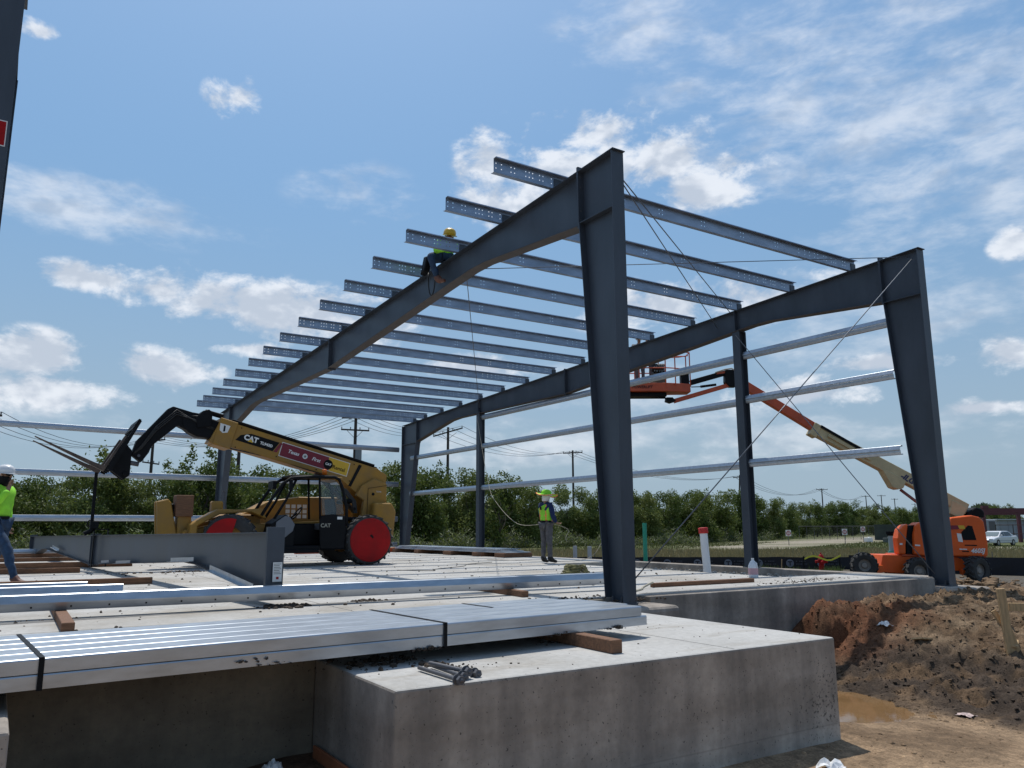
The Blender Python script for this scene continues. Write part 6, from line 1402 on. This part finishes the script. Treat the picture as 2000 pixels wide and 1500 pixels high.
g = random.Random(21); k = 0; px = -150
while px < 1900:
    d = interp(dep_pts, px)*g.uniform(.97, 1.06); step = 2.3*1547/d; ht = zof(interp(top_pts, px)+g.uniform(-5, 16), d)+1.0; r = g.uniform(2.6, 3.6)*(1 if d < 150 else d/150)
    zn = zone(px); cnt[zn] = cnt.get(zn, 0)+1; tree(far(lat(px, d), d, -1.05), r, ht/1.0, g.randrange(9), '%s bushy front row tree from the left '%ORD[cnt[zn]-1]+zn, 'front row trees '+zn, k); k += 1
    px += step*g.uniform(.75, 1.15)
px = -150
while px < 1850:
    d = interp(dep_pts, px)*1.16; step = 3.0*1547/d; ht = zof(interp(top_pts, px)+g.uniform(-3, 12), d)+1.0; r = g.uniform(3.0, 4.2)*(1 if d < 150 else d/150)
    zn = zone(px); cnt['r'+zn] = cnt.get('r'+zn, 0)+1; tree(far(lat(px, d), d, -1.05), r, ht, g.randrange(9), '%s rear row tree top from the left '%ORD[cnt['r'+zn]-1]+zn, 'rear row trees '+zn, k); k += 1
    px += step*g.uniform(.8, 1.1)
# airy tops that stand out of the hedge
air = []
for i in range(3):
    lobes = [(g.uniform(-.22, .22), g.uniform(-.22, .22), .4+.27*j, .22*(1-.07*j), .2) for j in range(8)]
    air.append(leaf_cloud(40+i, 1500, lobes, .040, m=m_leaf, name='crown', tip=.12))
for px, pyt, d, lab in ((352, 866, 58, 'slender airy sapling left of the first frame column'), (398, 862, 58, 'tallest airy sapling beside the first frame column'), (432, 872, 60, 'airy sapling half behind the first frame column'), (330, 890, 57, 'short airy sapling near the pole behind the forks'), (183, 862, 60, 'taller dense tree top left of the lifted forks'), (595, 890, 62, 'thin twiggy tree above the beacon of the telehandler'), (770, 893, 66, 'pale twiggy tree left of the far left column'), (975, 914, 70, 'twiggy tree top right of the middle slim column')):
    t = thing('sapling', lab, 'tree', far(lat(px, d), d, -1.05), px*.1, 'airy saplings'); hh_ = zof(pyt, d)+1.0; t.scale = (hh_/2.5,)*3
    for dm, nm in ((trunks[px % 3], 'trunk'), (air[px % 3], 'crown')):
        o = bpy.data.objects.new(nm, dm); COL.objects.link(o); o.parent = t
# undergrowth at the foot of the hedge, weeds and grass
def scatter(name, n, fn, leaf, m, seed, h=(.3, .8), flat=.5):
    g = np.random.default_rng(seed); P = []
    while len(P) < n:
        q = fn(g)
        if q is not None: P.append(q)
    P = np.array(P); k = len(P); a = g.random(k)*6.28; ln = g.random(k)*(h[1]-h[0])+h[0]; lean = g.normal(size=(k, 2))*flat*ln[:, None]*.5
    w_ = leaf*(.6+.8*g.random(k)); dx = np.stack([np.cos(a)*w_, np.sin(a)*w_, np.zeros(k)], 1); tp = P+np.stack([lean[:, 0], lean[:, 1], ln], 1)
    V = np.stack([P-dx, P+dx, tp], 1).reshape(-1, 3); me = bpy.data.meshes.new(name); me.vertices.add(len(V)); me.vertices.foreach_set('co', V.astype(np.float32).ravel()); me.loops.add(k*3); me.loops.foreach_set('vertex_index', np.arange(k*3, dtype=np.int32)); me.polygons.add(k); me.polygons.foreach_set('loop_start', np.arange(0, k*3, 3, dtype=np.int32)); me.update(calc_edges=True); me.materials.append(m)
    o = bpy.data.objects.new(name, me); COL.objects.link(o); o['kind'] = 'stuff'; return o
def f_grass(g):
    d = 37.5+26*g.random()**1.2; l_ = -8+44*g.random(); return tuple(far(l_, d, -1.02))
m_gr1 = leaf_mat('dry_grass', (.10, .105, .04), (.27, .22, .12))
scatter('grass', 42000, f_grass, .03, m_gr1, 3, (.12, .42))
def f_green(g):
    d = 60+35*g.random(); l_ = 2+46*g.random(); q = far(l_, d, -1.02)
    return tuple(q) if abs(l_-(21+(d-72)*.68)) > 5 else None
scatter('grass', 14000, f_green, .05, leaf_mat('green_grass', (.06, .08, .02), (.14, .14, .05)), 4, (.05, .22))
def f_weed(g):
    px = -150+1700*g.random(); d = interp(dep_pts, px)-3.5-3*g.random(); c = far(lat(px, d), d, -1.05); c.x += g.normal()*.4; c.y += g.normal()*.4; c.z += abs(g.normal())*.5*(.5+math.sin(px*.03)**2); return tuple(c)
scatter('undergrowth', 30000, f_weed, .05, m_leaf3, 5, (.08, .28), 2.2)
scatter('undergrowth', 30000, f_weed, .05, m_leaf, 15, (.08, .28), 2.2)
def f_near(g):
    if g.random() < .7:
        px = 1000+640*g.random(); d = 31+4*g.random(); c = far(lat(px, d), d, -1.02); s_ = mn.noise(Vector((px*.02, d*.8, 0)))
        return tuple(c) if s_ > .05 else None
    c = (g.uniform(1.5, 3.4), -5.0+.0, -1.1); return None
scatter('weeds', 5000, f_near, .012, leaf_mat('weed_green', (.05, .09, .02), (.13, .16, .05)), 6, (.08, .35))
def f_tiny(g):
    y = -3.6+1.1*g.random(); x = 3.5+.18*abs(g.normal()); return (x, y, ground_z(x, y)-.005)
scatter('weeds', 500, f_tiny, .003, MAT.get('x') or m_leaf, 7, (.01, .05))
# far off wood on the right horizon
def f_farw(g):
    d = 300+60*g.random(); px = 1850+500*g.random(); z_ = g.random()*(7+3*math.sin(px*.04)); return tuple(far(lat(px, d), d, -1.0+z_))
fw_ = leaf_mat('far_foliage', (.05, .075, .03), (.09, .11, .05)); scatter('far_woodland', 26000, f_farw, .5, fw_, 8, (.4, 1.4), 1.)
def f_farl(g):
    d = 330+60*g.random(); l_ = -420+520*g.random(); z_ = g.random()*8; return tuple(far(l_, d, -1.0+z_))
scatter('far_woodland', 9000, f_farl, 1.4, fw_, 9, (1., 3.), 1.)
for px, lab in ((1948, 'left lone round tree above the maroon beam'), (1976, 'right pale leafless looking tree above the maroon beam')):
    tree(far(lat(px, 150), 150, -1.), 3.0, zof(984, 150)+1., 3 if px < 1960 else 5, lab, 'lone trees beyond the yard', px)
